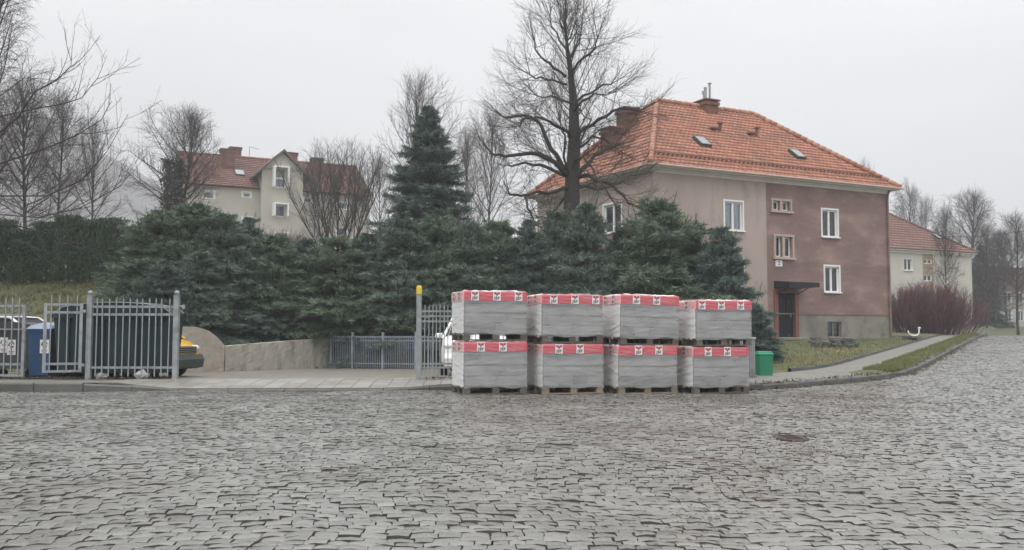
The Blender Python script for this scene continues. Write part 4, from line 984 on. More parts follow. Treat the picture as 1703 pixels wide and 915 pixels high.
bt(t3, 1692, 355, 92, 12, 60, 'dark bare tree leaning over the end of the street at the right edge', rz=3.0, srcR=3.6)
bt(t2, 1655, 395, 105, 12, 36, 'bare tree in front of the far house where the street ends', group=GR, rz=4.4)
bt(t1, 1740, 375, 130, 12, 60, 'bare tree cut by the right edge of the view beyond the street', group=GR, rz=1.4, srcR=3.9)
bt(t3, 1640, 372, 96, 12, 42, 'bare tree between the distant conifer and the street end', group=GR, rz=2.6, srcR=3.8)
bt(t1, 1672, 380, 112, 12, 46, 'bushy bare tree standing just before the far house', group=GR, rz=.9, srcR=3.9)
bt(b1, -62, -150, 30, 13, 128, 'tall birch with fine drooping twigs reaching in at the top left', rz=0.5, srcR=3.6)

# near tree standing outside the frame on the left, long upswept branches reach into view
def near_tree():
    Y0 = 21.9; X0 = -14.6; zb = .12; O = Vector((X0, Y0, zb)); root = empty('bare_tree', O, 0, 'near bare tree on the left whose long upturned branches sweep across the hedge', 'tree'); r = random.Random(5); T = MB(); C = MB()
    tp = [Vector((0, 0, -.3)), Vector((.02, 0, 1.2)), Vector((.08, .05, 3.0)), Vector((.0, .1, 5.2)), Vector((-.2, .1, 8)), Vector((-.1, .2, 10.5))]
    T.tube(tp, [.26, .22, .2, .16, .09, .03], 10)
    P = lambda x, y, Y: at(x, y, Y) - O
    lim = [([(0, 220), (31, 194), (58, 152), (94, 134), (118, 110), (120, 79)], 20.8, 5.6, .055), ([(0, 194), (58, 181), (105, 173), (136, 163), (163, 129), (178, 92)], 21.6, 5.2, .04), ([(0, 272), (78, 246), (126, 226), (168, 200), (186, 168)], 20.4, 4.4, .045),
           ([(0, 326), (78, 326), (136, 300), (178, 252), (213, 190)], 21.0, 3.8, .042), ([(0, 357), (63, 362), (131, 347), (200, 310), (215, 289)], 21.5, 3.4, .036), ([(0, 368), (78, 388), (120, 404), (184, 410)], 20.2, 3.2, .034),
           ([(0, 330), (50, 355), (70, 340), (66, 330)], 20.0, 3.2, .03), ([(0, 160), (40, 130), (80, 132), (110, 140)], 22, 5.6, .03), ([(0, 405), (30, 400), (60, 412), (70, 430)], 20.6, 3.0, .025)]
    cfg = [(3.0, .5, 1.4, .6, .05, .09, .009, 4, 6, .12), (3.4, .25, .7, .5, .06, .06, .005, 3, 3, .15), (2, .1, .3, .5, .07, .05, .004, 3, 2, .15)]
    for lp, Y, zs, r0 in lim:
        s_ = Vector((0.02, .05, zs * .82)); q = [s_, s_.lerp(P(*lp[0], Y), .5) + Vector((0, 0, -.08))] + [P(x, y, Y + .3 * math.sin(i * 1.3)) for i, (x, y) in enumerate(lp)]
        m = len(q); rr = [r0 * .62 * (1 - .84 * i / (m - 1)) for i in range(m)]; T.tube(q, rr, 6); Ln = sum((b - a).length for a, b in zip(q[2:-1], q[3:])); sprout(C, q[2:], rr[2:], 0, cfg, r, Ln)
    for k in range(14):     # the rest of the crown, outside the frame
        a = 2.2 + k * .35; d = Vector((math.cos(a) * .8, math.sin(a) * .8, .6)); p = tp[2].lerp(tp[4], k / 14); bp, _ = curve_pts(p, d, 3, 6, .1, .05, r); rr = [.05 * (1 - .8 * j / 6) for j in range(7)]; T.tube(bp, rr, 5); sprout(C, bp, rr, 0, cfg, r, 3)
    T.build('trunk', M_bark, root, smooth=True); C.build('crown', M_twig, root)
near_tree()
# ivy mass on the trunk of the round tree by the hillside house
def leaf_cloud(name, N, fn, size, m, parent, seed, flat=.6):
    r = np.random.RandomState(seed); p = fn(r, N); N = len(p); a = r.randn(N, 3); a /= np.linalg.norm(a, axis=1)[:, None]; b = np.cross(a, r.randn(N, 3)); b /= np.linalg.norm(b, axis=1)[:, None] + 1e-9
    s_ = size * (.6 + .8 * r.rand(N))[:, None]; V = np.stack([p - a * s_, p - b * s_ * flat, p + a * s_, p + b * s_ * flat], 1)
    return np_mesh(name, V.reshape(-1, 3), np.arange(N * 4).reshape(-1, 4), m, parent, tone=r.rand(N))
iv = empty('ivy', (0, 0, 0), 0, 'dark ivy mantle climbing the round bare tree beside the hillside house', 'ivy')
Xi, Yi = (288 - CX) / F * 62, 61.6; iv.location = (Xi, Yi, gz(Xi, Yi))
def ivf(r, N):
    h = r.rand(N) ** .9 * (at(288, 268, 62).z - gz(Xi, Yi)); a = r.rand(N) * 6.28; rr = (.55 + .35 * np.sin(h * 1.7 + a * 2) ** 2) * (.5 + .5 * r.rand(N)); return np.stack([np.cos(a) * rr, np.sin(a) * rr, h], -1)
leaf_cloud('foliage', 5200, ivf, .10, M_ivy, iv, 2)
# purple-red twiggy shrub in front of the pale house
def twig_bush(name, seed, n, R, Hh, m, label, loc, cat='shrub'):
    r = random.Random(seed); root = empty(name, loc, 0, label, cat); S = MB(); C = MB()
    for k in range(n):
        x, y = r.gauss(0, R * .33), r.gauss(0, R * .30); h = Hh * r.uniform(.6, 1.0) * (1 - .35 * (x / R) ** 2)
        bp, _ = curve_pts((x, y, -.1), (x * .22 + r.gauss(0, .15), y * .22 + r.gauss(0, .15), 1), h, 6, .07, .04, r); rr = [.018 * (1 - .8 * j / 6) for j in range(7)]
        (S if k % 6 == 0 else C).tube(bp, rr, 4 if k % 6 == 0 else 3, caps=False)
        sprout(C, bp, rr, 0, [(7.5, .3, .8, .5, .08, .05, .010, 3, 3, .15), (5, .12, .35, .5, .08, .05, .008, 3, 2, .1)], r, h)
    S.build('stem', m, root); C.build('twigs', m, root); return root
xb = (1540 - CX) / F * 62
twig_bush('shrub', 8, 600, 3.2, 3.35, M_twigred, 'dense purple-red leafless shrub before the pale house', (xb, 62, gz(xb, 62)))
xb = (1600 - CX) / F * 62
xb2 = (470 - CX) / F * 60; twig_bush('shrub', 9, 130, 2.4, 2.0, M_twigred, 'faded pinkish shrub under the gable bay of the hillside house', (xb2, 60, at(470, 412, 60).z - .9))
# ------------------------------------------------------------------ spruces, clipped hedge
def spruce_mesh(seed, H, R, whorls, per, m, dens=1.0, gap=.0, taper=1.0, tw=.0095, prof=.88, jit=.6, lead=0):
    r = np.random.RandomState(seed); V = []; T = []; trunk = MB(); trunk.tube([(0, 0, -.3), (0, 0, H * .5), (0, 0, H * .97)], [.028 * H * .45 + .03, .012 * H + .02, .012], 8)
    lim = MB()
    def quads(P, D, S, Ln, W, tone):     # long tapering sprays
        a = P; b = P + D * Ln[:, None] * .5 + S * W[:, None]; c = P + D * Ln[:, None]; d = P + D * Ln[:, None] * .5 - S * W[:, None]
        V.append(np.stack([a, b, c, d], 1)); T.append(tone)
    for wv in range(whorls):
        q = min(.985, (wv + r.rand() * jit) / whorls); z = H * (.02 + .95 * q ** .92); rad = R * (1 - q) ** prof * (.78 + .44 * r.rand()) + .04
        n = max(4, int(per * (1 - .55 * q))); q0 = q
        for k in range(n):
            az = 2 * math.pi * (k + r.rand() * .9) / n + wv * 1.3; q = min(.985, max(0, q0 + (r.rand() - .5) * jit / whorls * 1.6)); z = H * (.02 + .95 * q ** .92); Ln = rad * (.55 + .7 * r.rand()); up0 = .55 * q ** 1.5 - .08 + .20 * r.randn(); 
            m_ = 9; t = np.linspace(0, 1, m_); ca, sa = math.cos(az), math.sin(az)
            drop = up0 * t - .34 * t ** 1.6 * (1 - q) + .30 * np.clip(t - .55, 0, 1) ** 1.5
            rx = t * Ln; pz = z + drop * Ln; A = np.stack([ca * rx, sa * rx, pz], -1)
            if q < .9: lim.tube([tuple(A[0]), tuple(A[4]), tuple(A[8])], [.012 + .012 * Ln, .01 + .006 * Ln, .004], 3, caps=False)
            ns = max(7, int(22 * dens * Ln ** .7 + 5)); ts = .10 + .9 * (np.arange(ns) + r.rand(ns)) / ns
            P = np.stack([np.interp(ts, t, A[:, i]) for i in range(3)], -1); dirm = np.array([ca, sa, 0])
            for sd in (-1, 1):
                ang = .75 + .3 * r.randn(ns) * .6; sid = np.array([-sa, ca, 0]) * sd
                D = np.cos(ang)[:, None] * dirm + np.sin(ang)[:, None] * sid; D[:, 2] = -.18 + .28 * r.randn(ns) * .6 + .25 * q; D /= np.linalg.norm(D, axis=1)[:, None]
                l = Ln * (.46 - .34 * ts) * (.5 + 1.0 * r.rand(ns)) + .10
                # the spray itself: a shoot with needle tufts crossing
                U = np.cross(D, [0, 0, 1.0]); U /= np.linalg.norm(U, axis=1)[:, None] + 1e-9; Wv = np.cross(U, D)
                rot = r.rand(ns)[:, None] * 3.14; S1 = U * np.cos(rot) + Wv * np.sin(rot); S2 = -U * np.sin(rot) + Wv * np.cos(rot)
                tone = np.clip(.15 + .35 * r.rand(ns) + .35 * ts * r.rand(ns), 0, 1)
                quads(P, D, S1, l, tw * (.8 + .7 * r.rand(ns)), tone); quads(P, D, S2, l * .9, tw * (.7 + .6 * r.rand(ns)), tone)
                for rep in range(6):       # short side tufts
                    f = .25 + .7 * r.rand(ns); P2 = P + D * (l * f)[:, None]; D2_ = D + .95 * r.randn(ns, 3) * .6 + np.array([0, 0, .1]); D2_ /= np.linalg.norm(D2_, axis=1)[:, None]
                    U2 = np.cross(D2_, r.randn(ns, 3)); U2 /= np.linalg.norm(U2, axis=1)[:, None] + 1e-9
                    quads(P2, D2_, U2, l * (1 - f) * .45 + .07 + .07 * r.rand(ns), tw * (.6 + .6 * r.rand(ns)), np.clip(tone + .25 * r.rand(ns), 0, 1))
    # leader
    P = np.tile([[0, 0, H * .9]], (14, 1)) + np.stack([r.randn(14) * .02, r.randn(14) * .02, np.linspace(0, H * .09, 14)], -1); D = r.randn(14, 3) * .5 + [0, 0, .9]; D /= np.linalg.norm(D, axis=1)[:, None]
    U = np.cross(D, r.randn(14, 3)); U /= np.linalg.norm(U, axis=1)[:, None]; quads(P, D, U, .15 + .1 * r.rand(14), np.full(14, tw), r.rand(14))
    if lead:      # side leaders: bristly upright tips that break the outline
        for k in range(lead):
            a_ = r.rand() * 6.28; rr = R * (.10 + .62 * r.rand() ** .8); zt_ = H * (1 - (rr / R) ** (1 / prof)) * (.93 + .1 * r.rand()); hh = .25 + .45 * r.rand(); m_ = 46
            base = np.array([math.cos(a_) * rr, math.sin(a_) * rr, zt_ - .35]); tilt = np.array([math.cos(a_) * .25, math.sin(a_) * .25, 1]); t_ = np.sort(r.rand(m_)); P = base + tilt * ((hh + .35) * t_)[:, None]
            D = r.randn(m_, 3) * [.9, .9, .25] + [0, 0, .35]; D /= np.linalg.norm(D, axis=1)[:, None]; U = np.cross(D, r.randn(m_, 3)); U /= np.linalg.norm(U, axis=1)[:, None]
            quads(P, D, U, (.30 * (1 - t_) + .07) * (.6 + .7 * r.rand(m_)), np.full(m_, tw * .85), .3 + .6 * r.rand(m_))
            lim.tube([tuple(base), tuple(base + tilt * (hh + .40))], [.016, .006], 4, caps=False)
    V = np.concatenate(V); T = np.concatenate(T); N = len(V)
    root = empty('spruce_tree'); trunk.build('trunk', M_bark, root); lim.build('branches', M_bark, root)
    np_mesh('crown', V.reshape(-1, 3), np.arange(N * 4).reshape(-1, 4), m, root, tone=T)
    return root
spA = spruce_mesh(1, 5.0, 1.8, 26, 13, M_needle, 1.3, prof=.74, jit=1.6, lead=22)
spB = spruce_mesh(2, 5.0, 1.85, 25, 13, M_needle3, 1.3, prof=.62, jit=1.8, lead=26)
spC = spruce_mesh(3, 5.0, 1.9, 27, 13, M_needle2, 1.3, prof=.82, jit=1.5, lead=18)
big = spruce_mesh(4, 9.5, 2.5, 44, 14, M_needle2, 1.2, taper=1.0, tw=.013, prof=.92, jit=1.0, lead=0)
GS = 'young spruces grown together behind the yard wall'
LAB = {}
rows = [ # px, ytop, Y, half width px, source, label
 (262, 352, 30.0, 62, spB, 'rounded olive spruce at the left end of the row, beside the clipped hedge'),
 (318, 340, 31.0, 74, spB, 'tallest bushy spruce at the left of the row, below the ivy-clad tree'),
 (372, 356, 30.5, 66, spA, 'spruce beneath the left windows of the hillside house'),
 (412, 362, 32.0, 46, spC, 'pointed spruce overlapping the lowest left window of the hillside house'),
 (452, 392, 31.0, 60, spB, 'low spruce under the gable bay of the hillside house'),
 (508, 398, 31.5, 60, spA, 'low spruce left of the many-stemmed bare shrub'),
 (560, 394, 31.0, 60, spB, 'low spruce standing under the many-stemmed bare shrub'),
 (612, 388, 31.5, 60, spC, 'spruce at the foot of the big dark spruce, on its left'),
 (668, 366, 31.0, 64, spA, 'spruce above the middle of the blue-grey railings'),
 (724, 360, 31.5, 64, spB, 'spruce right in front of the big dark spruce, above the yellow-capped post'),
 (780, 372, 31.0, 58, spA, 'spruce right of the yellow-capped post, behind the first pallets'),
 (832, 368, 31.5, 52, spB, 'spruce behind the gap between the first and second pallet stacks'),
 (880, 366, 31.0, 50, spC, 'spruce left of the lime trunk, behind the second pallet stack'),
 (925, 352, 31.5, 54, spA, 'spruce hiding the foot of the lime trunk on its left'),
 (975, 340, 31.0, 60, spA, 'tall spruce just right of the lime trunk'),
 (1035, 380, 31.5, 50, spC, 'lower spruce between the two pointed ones by the taupe wall'),
 (1096, 334, 31.0, 80, spB, 'pointed tall spruce in front of the taupe house corner'),
 (1150, 372, 31.5, 54, spA, 'spruce right of the tall one, under the upper taupe window'),
 (1202, 378, 30.0, 54, spC, 'last spruce on the right, ragged tip against the taupe wall'),
 (330, 420, 29.0, 60, spA, 'low front spruce overhanging the stucco end of the wall'),
 (400, 440, 30.4, 58, spC, 'low front spruce over the left of the concrete wall'),
 (470, 444, 31.6, 58, spA, 'low front spruce over the middle of the concrete wall'),
 (536, 446, 32.2, 56, spC, 'low front spruce where the concrete wall meets the railings'),
 (606, 436, 31.9, 58, spA, 'low front spruce behind the left railings panel'),
 (672, 440, 31.7, 56, spC, 'low front spruce behind the railings beside the yellow-capped post'),
 (745, 440, 31.3, 56, spB, 'low front spruce behind the right-hand fence bars'),
 (275, 432, 28.0, 56, spC, 'low front spruce behind the left gate panel')]
for i, (px, yt, Y, hw, src, lb) in enumerate(rows):
    o = inst(src); h = tree_h(px, yt, Y) * 1.03; put(o, px, Y, h / 5.0, i * 1.37, None, lb, 'tree', GS, sxy=hw * 1.2 / F * Y / 1.45)
h = tree_h(710, 163, 40); put(big, 710, 40, h / 9.5, .5, None, 'tallest dark pointed spruce rising high above the row', 'tree', sxy=112 / F * 40 / 2.5)
far = copy_tree(big); h = tree_h(1634, 402, 108); put(far, 1634, 108, h / 9.5, 1.5, None, 'distant dark conifer right of the pale house', 'tree', sxy=38 / F * 108 / 2.5)
lo = copy_tree(spC); put(lo, 1258, 28.0, .36, 0, None, 'small dark conifer sprig against the grey plinth behind the green bin', 'shrub', sxy=.42)
# clipped thuja hedge on the bank
def thuja():
    root = empty('hedge_shrub')
    def fn(r, N):
        a = r.rand(N) * 6.28; h = r.rand(N) ** .85; rr = (.62 * (1 - .30 * h ** 3) * (1 + .10 * np.sin(a * 5 + h * 9))) * (.72 + .3 * r.rand(N)); return np.stack([np.cos(a) * rr, np.sin(a) * rr, h * 2.3 * (1 + .05 * np.sin(a * 3))], -1)
    r = np.random.RandomState(6); p = fn(r, 7500); top = np.stack([r.randn(900) * .26, r.randn(900) * .26, 2.15 + .25 * r.rand(900)], -1); p = np.concatenate([p, top]); N = len(p)
    D = np.stack([p[:, 0] * .5, p[:, 1] * .5, np.ones(N)], -1) + r.randn(N, 3) * .38; D /= np.linalg.norm(D, axis=1)[:, None]; U = np.cross(D, r.randn(N, 3)); U /= np.linalg.norm(U, axis=1)[:, None]
    l = (.10 + .10 * r.rand(N))[:, None]; w = (.018 + .016 * r.rand(N))[:, None]; V = np.stack([p, p + D * l * .6 + U * w, p + D * l, p + D * l * .6 - U * w], 1)
    np_mesh('foliage', V.reshape(-1, 3), np.arange(N * 4).reshape(-1, 4), M_thuja, root, tone=r.rand(N)); st = MB(); st.tube([(0, 0, -.1), (0, 0, 2.2)], [.05, .02], 6); st.build('trunk', M_bark, root); return root
th = thuja(); k = 0
spots = [(-40, 33.0, 378), (0, 33.2, 368), (38, 33.0, 384), (76, 33.2, 372), (112, 33.0, 362), (148, 33.1, 369), (182, 33.0, 366), (216, 33.2, 380), (246, 33.4, 372)]
for i, (px, Y, yt) in enumerate(spots):
    o = inst(th); h = tree_h(px, yt, Y); put(o, px, Y, h / 2.38, i * 1.9, None, 'clipped thuja in the even dark hedge along the top of the grassy bank', 'hedge', 'clipped thujas forming the bank hedge', sxy=.80)
# the grassy bank's ivy and the creeper spilling over the stucco wall
# ------------------------------------------------------------------ yard walls, railings, gates
def wall_run(name, pts, th, m, label, cat='wall'):
    """pts: (X, Y, z_base, z_top) along the front face"""
    mb = MB(); fr = []; P = []
    for (a, b) in zip(pts[:-1], pts[1:]):
        n = max(2, int(math.hypot(b[0] - a[0], b[1] - a[1]) / .15))
        P += [tuple(a[k] + (b[k] - a[k]) * i / n for k in range(4)) for i in range(n)]
    P.append(pts[-1]); N = len(P); o = empty(name, (P[N // 2][0], P[N // 2][1], P[N // 2][2]), 0, label, cat); ox, oy, oz = o.location
    nz = 8; ix = lambda i, j: i * (nz + 3) + j; vs = []
    for i, (X, Y, z0, z1) in enumerate(P):
        a = P[max(0, i - 1)]; b = P[min(N - 1, i + 1)]; d = Vector((b[0] - a[0], b[1] - a[1])).normalized(); nn = (-d.y, d.x)
        for j in range(nz + 1):
            w = .012 * math.sin(i * 1.9 + j) + rnd.uniform(-.008, .008); vs.append((X - ox + nn[0] * w, Y - oy + nn[1] * w, z0 - .1 + (z1 - z0 + .1) * j / nz - oz + (rnd.uniform(-.012, .012) if j == nz else 0)))
        vs.append((X - ox + nn[0] * th, Y - oy + nn[1] * th, z1 - oz)); vs.append((X - ox + nn[0] * th, Y - oy + nn[1] * th, z0 - .3 - oz))
    fs = [(ix(i, j), ix(i + 1, j), ix(i + 1, j + 1), ix(i, j + 1)) for i in range(N - 1) for j in range(nz + 2)]
    fs += [tuple(ix(0, j) for j in range(nz + 2, -1, -1)), tuple(ix(N - 1, j) for j in range(nz + 3))]
    mb.add(vs, fs); mb.build('wall_body', m, o); return o
wall_run('retaining_wall', [(-8.1, 26.6, .06, .80), (-5.8, 30.1, .05, 1.02)], .3, M_wall, 'low stained concrete retaining wall between the stucco end and the blue-grey railings')
sw_ = wall_run('stucco_wall', [(-13.5, 25.6, .1, 1.3), (-9.7, 24.0, .1, 1.3), (-9.0, 25.1, .08, 1.34), (-8.6, 25.75, .07, 1.33), (-8.4, 26.08, .07, 1.22), (-8.25, 26.33, .07, 1.05), (-8.12, 26.56, .06, .84)], .3, M_stucco, 'taller rough beige stucco wall end behind the yellow car')

def railing(name, A, B, z, label, cat, posts, ptop, rails, sp, pz, m, pw=.11, pk=.022, cap=None, group=None, bar_h=.05, frame=False, ball=True, off=.1):
    """railings from A to B (x, y); posts at the given fractions"""
    A, B = Vector((A[0], A[1], 0)), Vector((B[0], B[1], 0)); d = B - A; Ln = d.length; rz = math.atan2(d.y, d.x)
    o = empty(name, (A.x, A.y, z), rz, label, cat, group)
    first = None
    for q in posts:
        p = MB(); p.box((Ln * q, 0, ptop / 2), (pw, pw, ptop), bev=.006)
        if ball: p.lathe([(.0, ptop + .10), (.045, ptop + .085), (.06, ptop + .05), (.05, ptop + .015), (.03, ptop), (pw * .7, ptop), (pw * .7, ptop - .02)], (Ln * q, 0, 0), 12)
        else: p.box((Ln * q, 0, ptop + .012), (pw * 1.15, pw * 1.15, .024))
        p.build('post', m, o)
    for zz in rails:
        r = MB(); r.box((Ln / 2, 0, zz), (Ln - (pw if posts else 0), bar_h * .7, bar_h)); r.build('rail', m, o)
    if frame:
        for x in (0.03, Ln - .03): f = MB(); f.box((x, 0, (rails[0] + rails[-1]) / 2), (.065, .055, rails[0] - rails[-1] + .05)); f.build('stile', m, o)
    n = int((Ln - 2 * off) / sp); proto = None
    for i in range(n + 1):
        x = off + (Ln - 2 * off) * i / max(n, 1)
        if proto is None:
            k = MB(); k.box((0, -.026, (pz[0] + pz[1]) / 2 - .03), (pk, pk, pz[1] - pz[0] - .06)); zt_ = pz[1] - .06
            k.add([(-pk / 2, -.026 - pk / 2, zt_), (pk / 2, -.026 - pk / 2, zt_), (pk / 2, -.026 + pk / 2, zt_), (-pk / 2, -.026 + pk / 2, zt_), (0, -.026, pz[1])], [(0, 1, 4), (1, 2, 4), (2, 3, 4), (3, 0, 4)])
            proto = k.build('picket', m, o); c = proto
        else: c = proto.copy(); link(c, o)
        c.location = (x, 0, 0); c.rotation_euler = (rnd.gauss(0, .004), rnd.gauss(0, .006), 0)
    return o
GF = 'grey steel picket railings along the pavement'
fl = railing('fence_panel', (-9.26, 20.6), (-7.36, 20.6), .14, 'wide picket fence panel between two ball-topped posts, in front of the dark container', 'fence', (0, 1), 1.86, (1.60, 1.43, .27), .143, (.08, 1.80), M_steel, pw=.115, group=GF, off=.16)
lt = MB(); lt.tube([(1.9, 0, 1.62), (2.07, 0, 1.60)], .018, 6); lt.box((2.05, 0, 1.60), (.06, .05, .09)); lt.build('latch', M_steel, fl)
gt1 = railing('gate', (-10.05, 20.15), (-9.36, 20.47), .14, 'narrow gate leaf standing ajar between the blue bin and the wide fence panel', 'gate', (), 0, (1.64, 1.47, .36, .20), .145, (.22, 1.86), M_steel, frame=True, off=.13)
hg = MB(); hg.box((.76, 0, 1.5), (.12, .04, .06)); hg.box((.76, 0, .33), (.12, .04, .06)); hg.build('hinge', M_steel, gt1)
gt2 = railing('gate', (-12.4, 20.75), (-10.68, 20.62), .14, 'gate leaf with picket tips cut by the left edge, in front of the stickered containers', 'gate', (), 0, (1.62, 1.42, .34, .10), .16, (.12, 1.82), M_steel, frame=True, off=.13)
fr_ = railing('fence_panel', (-2.04, 20.6), (1.4, 20.75), .14, 'dense picket fence panel with a yellow-capped post beside the first pallets', 'fence', (0, 1), 1.86, (1.50, 1.39, 1.28, .35, .27), .085, (.08, 1.66), M_steel, pw=.11, pk=.020, group=GF, ball=False, bar_h=.04, off=.12)
yc = MB(); yc.box((0, 0, 1.95), (.118, .118, .16), bev=.01); yc.lathe([(.058, 2.03), (.05, 2.055), (.0, 2.07)], (0, 0, 0), 10); yc.build('post_cap', M_yellow, fr_)
ft = MB(); ft.box((0, 0, .0), (.28, .24, .05), bev=.02); ft.build('post_footing', M_plinth, fr_)
railing('railings', (-5.75, 29.9), (-2.95, 28.9), .05, 'blue-grey bar railings at the back of the yard below the spruces', 'fence', (0, .26, .62, 1), 1.12, (1.0, .88, .17), .062, (.03, 1.04), M_steel2, pw=.07, pk=.016, bar_h=.035, ball=False, off=.05)
railing('railings', (-2.9, 28.85), (3.2, 28.4), .05, 'blue-grey bar railings glimpsed behind the yellow-capped post', 'fence', (.45, 1), 1.12, (1.0, .88, .17), .09, (.03, 1.04), M_steel2, pw=.07, pk=.016, bar_h=.035, ball=False, off=.05)

# ------------------------------------------------------------------ bins and containers
def sticker(parent, x, y, z, w, h, rz=0):
    s_ = MB(); s_.box((x, y, z), (w, .006, h), 0)
    for k in range(3):      # ring of arrows
        a0 = 2.1 * k; pts = [(x + .30 * w * math.cos(a0 + t * 1.6), y - .005, z + h * .16 + .30 * w * math.sin(a0 + t * 1.6)) for t in (0, .25, .5, .75, 1)]
        s_.tube(pts, [w * .055] * 3 + [w * .11, .002], 4, 1)
    for k in range(2): s_.box((x, y - .0045, z - h * (.27 + .11 * k)), (w * (.66 - .12 * k), .003, h * .045), 1)
    return s_.build('sticker', [M_logow, M_darkgrey], parent)
ct = empty('waste_container', (-8.85, 21.2, .145), 0, 'large dark navy container with curved pale-edged lid behind the wide fence panel', 'container')
b_ = MB(); wd, dp_ = 2.60, .82
pr = [(-wd / 2 + .12, .14), (wd / 2 - .12, .14), (wd / 2, 1.42), (-wd / 2, 1.42)]
b_.prism(pr, -dp_ / 2, dp_ / 2)
for x in np.linspace(-.95, .95, 6): b_.box((x, -dp_ / 2 - .02, .8), (.06, .04, 1.15))
b_.box((0, -dp_ / 2 - .03, 1.40), (wd + .06, .06, .09)); b_.build('body', M_navy, ct)
l_ = MB(); arc = [(-wd / 2 + wd * i / 14, 1.45 + .24 * math.sin(math.pi * i / 14) ** .4) for i in range(15)]
l_.prism([(-wd / 2, 1.44)] + arc[1:-1] + [(wd / 2, 1.44)], -dp_ / 2, dp_ / 2); lid = l_.build('lid', M_navy, ct)
e_ = MB(); e_.tube([(x, -dp_ / 2 - .01, z + .01) for x, z in arc], .011, 6); e_.tube([(x, dp_ / 2, z + .02) for x, z in arc], .012, 6); e_.build('lid_edge', M_paleedge, lid)
for x in (-.9, .9):
    w_ = MB(); w_.lathe([(.0, -.03), (.09, -.03), (.10, 0), (.09, .03), (0, .03)], (x, -.25, .1), 12, axis='y'); w_.box((x, -.25, .15), (.05, .12, .08)); w_.build('wheel', M_rubber, ct)
bb_ = empty('recycling_bin', (-10.52, 21.25, .145), 0, 'blue recycling bin with pale lid and white sticker left of the narrow gate', 'bin')
q = MB(); q.prism([(-.21, .08), (.21, .08), (.26, 1.10), (-.26, 1.10)], -.32, .32); q.box((0, -.33, 1.08), (.55, .04, .07)); q.box((0, .0, .06), (.46, .5, .06)); q.build('body', M_blue, bb_)
q = MB(); q.add([(-.28, -.36, 1.11), (.28, -.36, 1.11), (.28, .36, 1.16), (-.28, .36, 1.16), (-.23, -.3, 1.18), (.23, -.3, 1.18), (.23, .3, 1.26), (-.23, .3, 1.26)], [(3, 2, 1, 0), (4, 5, 6, 7), (0, 1, 5, 4), (1, 2, 6, 5), (2, 3, 7, 6), (3, 0, 4, 7)]); q.tube([(-.28, .38, 1.12), (.28, .38, 1.12)], .018, 6); q.build('lid', M_bluelid, bb_)
sticker(bb_, .13, -.345, .72, .20, .30)
for x in (-.2, .2): w_ = MB(); w_.lathe([(0, -.03), (.1, -.03), (.11, 0), (.1, .03), (0, .03)], (x, .26, .11), 12, axis='x'); w_.build('wheel', M_rubber, bb_)
def bin1100(x, y, label, m, st):
    o = empty('recycling_container', (x, y, .145), 0, label, 'container', 'stickered containers behind the left gate leaf'); q = MB()
    q.prism([(-.55, .22), (.55, .22), (.64, 1.12), (-.64, 1.12)], -.45, .45); q.box((0, -.46, 1.08), (1.32, .05, .08)); q.build('body', m, o)
    q = MB(); n = 10; q.prism([(-.66, 1.13)] + [(-.66 + 1.32 * i / n, 1.14 + .13 * math.sin(math.pi * i / n) ** .5) for i in range(n + 1)] + [(.66, 1.13)], -.48, .48); ld = q.build('lid', M_darkgrey, o)
    q = MB(); q.tube([(-.6, -.52, 1.10), (.6, -.52, 1.10)], .02, 6); q.build('lid_bar', M_paleedge, ld)
    for sx, sz in st: sticker(o, sx, -.462, sz, .19, .34)
    for xx in (-.45, .45):
        for yy in (-.3, .3): w_ = MB(); w_.lathe([(0, -.03), (.1, -.03), (.1, .03), (0, .03)], (xx, yy, .1), 10, axis='y'); w_.box((xx, yy, .18), (.06, .1, .08)); w_.build('wheel', M_rubber, o)
bin1100(-11.35, 21.55, 'dark container with two white stickers beside the blue bin', M_darkgrey, [(-.05, .75), (.13, .70)])
bin1100(-12.8, 21.6, 'plain dark container at the left edge behind the gate leaf', M_darkgrey, [])

gb = empty('litter_bin', (6.08, 22.75, gz(6.08, 22.75) - .06), .1, 'bright green plastic bin on the grass right of the pallets', 'bin')
q = MB(); q.box((0, 0, .39), (.30, .30, .78), taper=1.14, bev=0); q.box((0, -.165, .72), (.30, .02, .10)); q.build('body', M_green, gb)
q = MB(); q.box((0, 0, .815), (.37, .37, .07), bev=.02); q.box((0, .0, .86), (.32, .32, .04), bev=.015); q.build('lid', M_greenl, gb)
cb = empty('utility_cabinet', (5.38, 22.0, .12), .05, 'grey ribbed metal cabinet between the last pallet and the green bin', 'cabinet')
q = MB(); q.box((0, 0, .45), (.50, .34, .9)); 
for i in range(11): q.box((-.23 + i * .046, -.178, .45), (.022, .02, .84))
q.build('body', M_steel, cb); q = MB(); q.box((0, 0, .92), (.56, .4, .05), bev=.01); q.build('lid', M_steel, cb); q = MB(); q.box((0, 0, -.02), (.56, .4, .14)); q.build('base', M_plinth, cb)

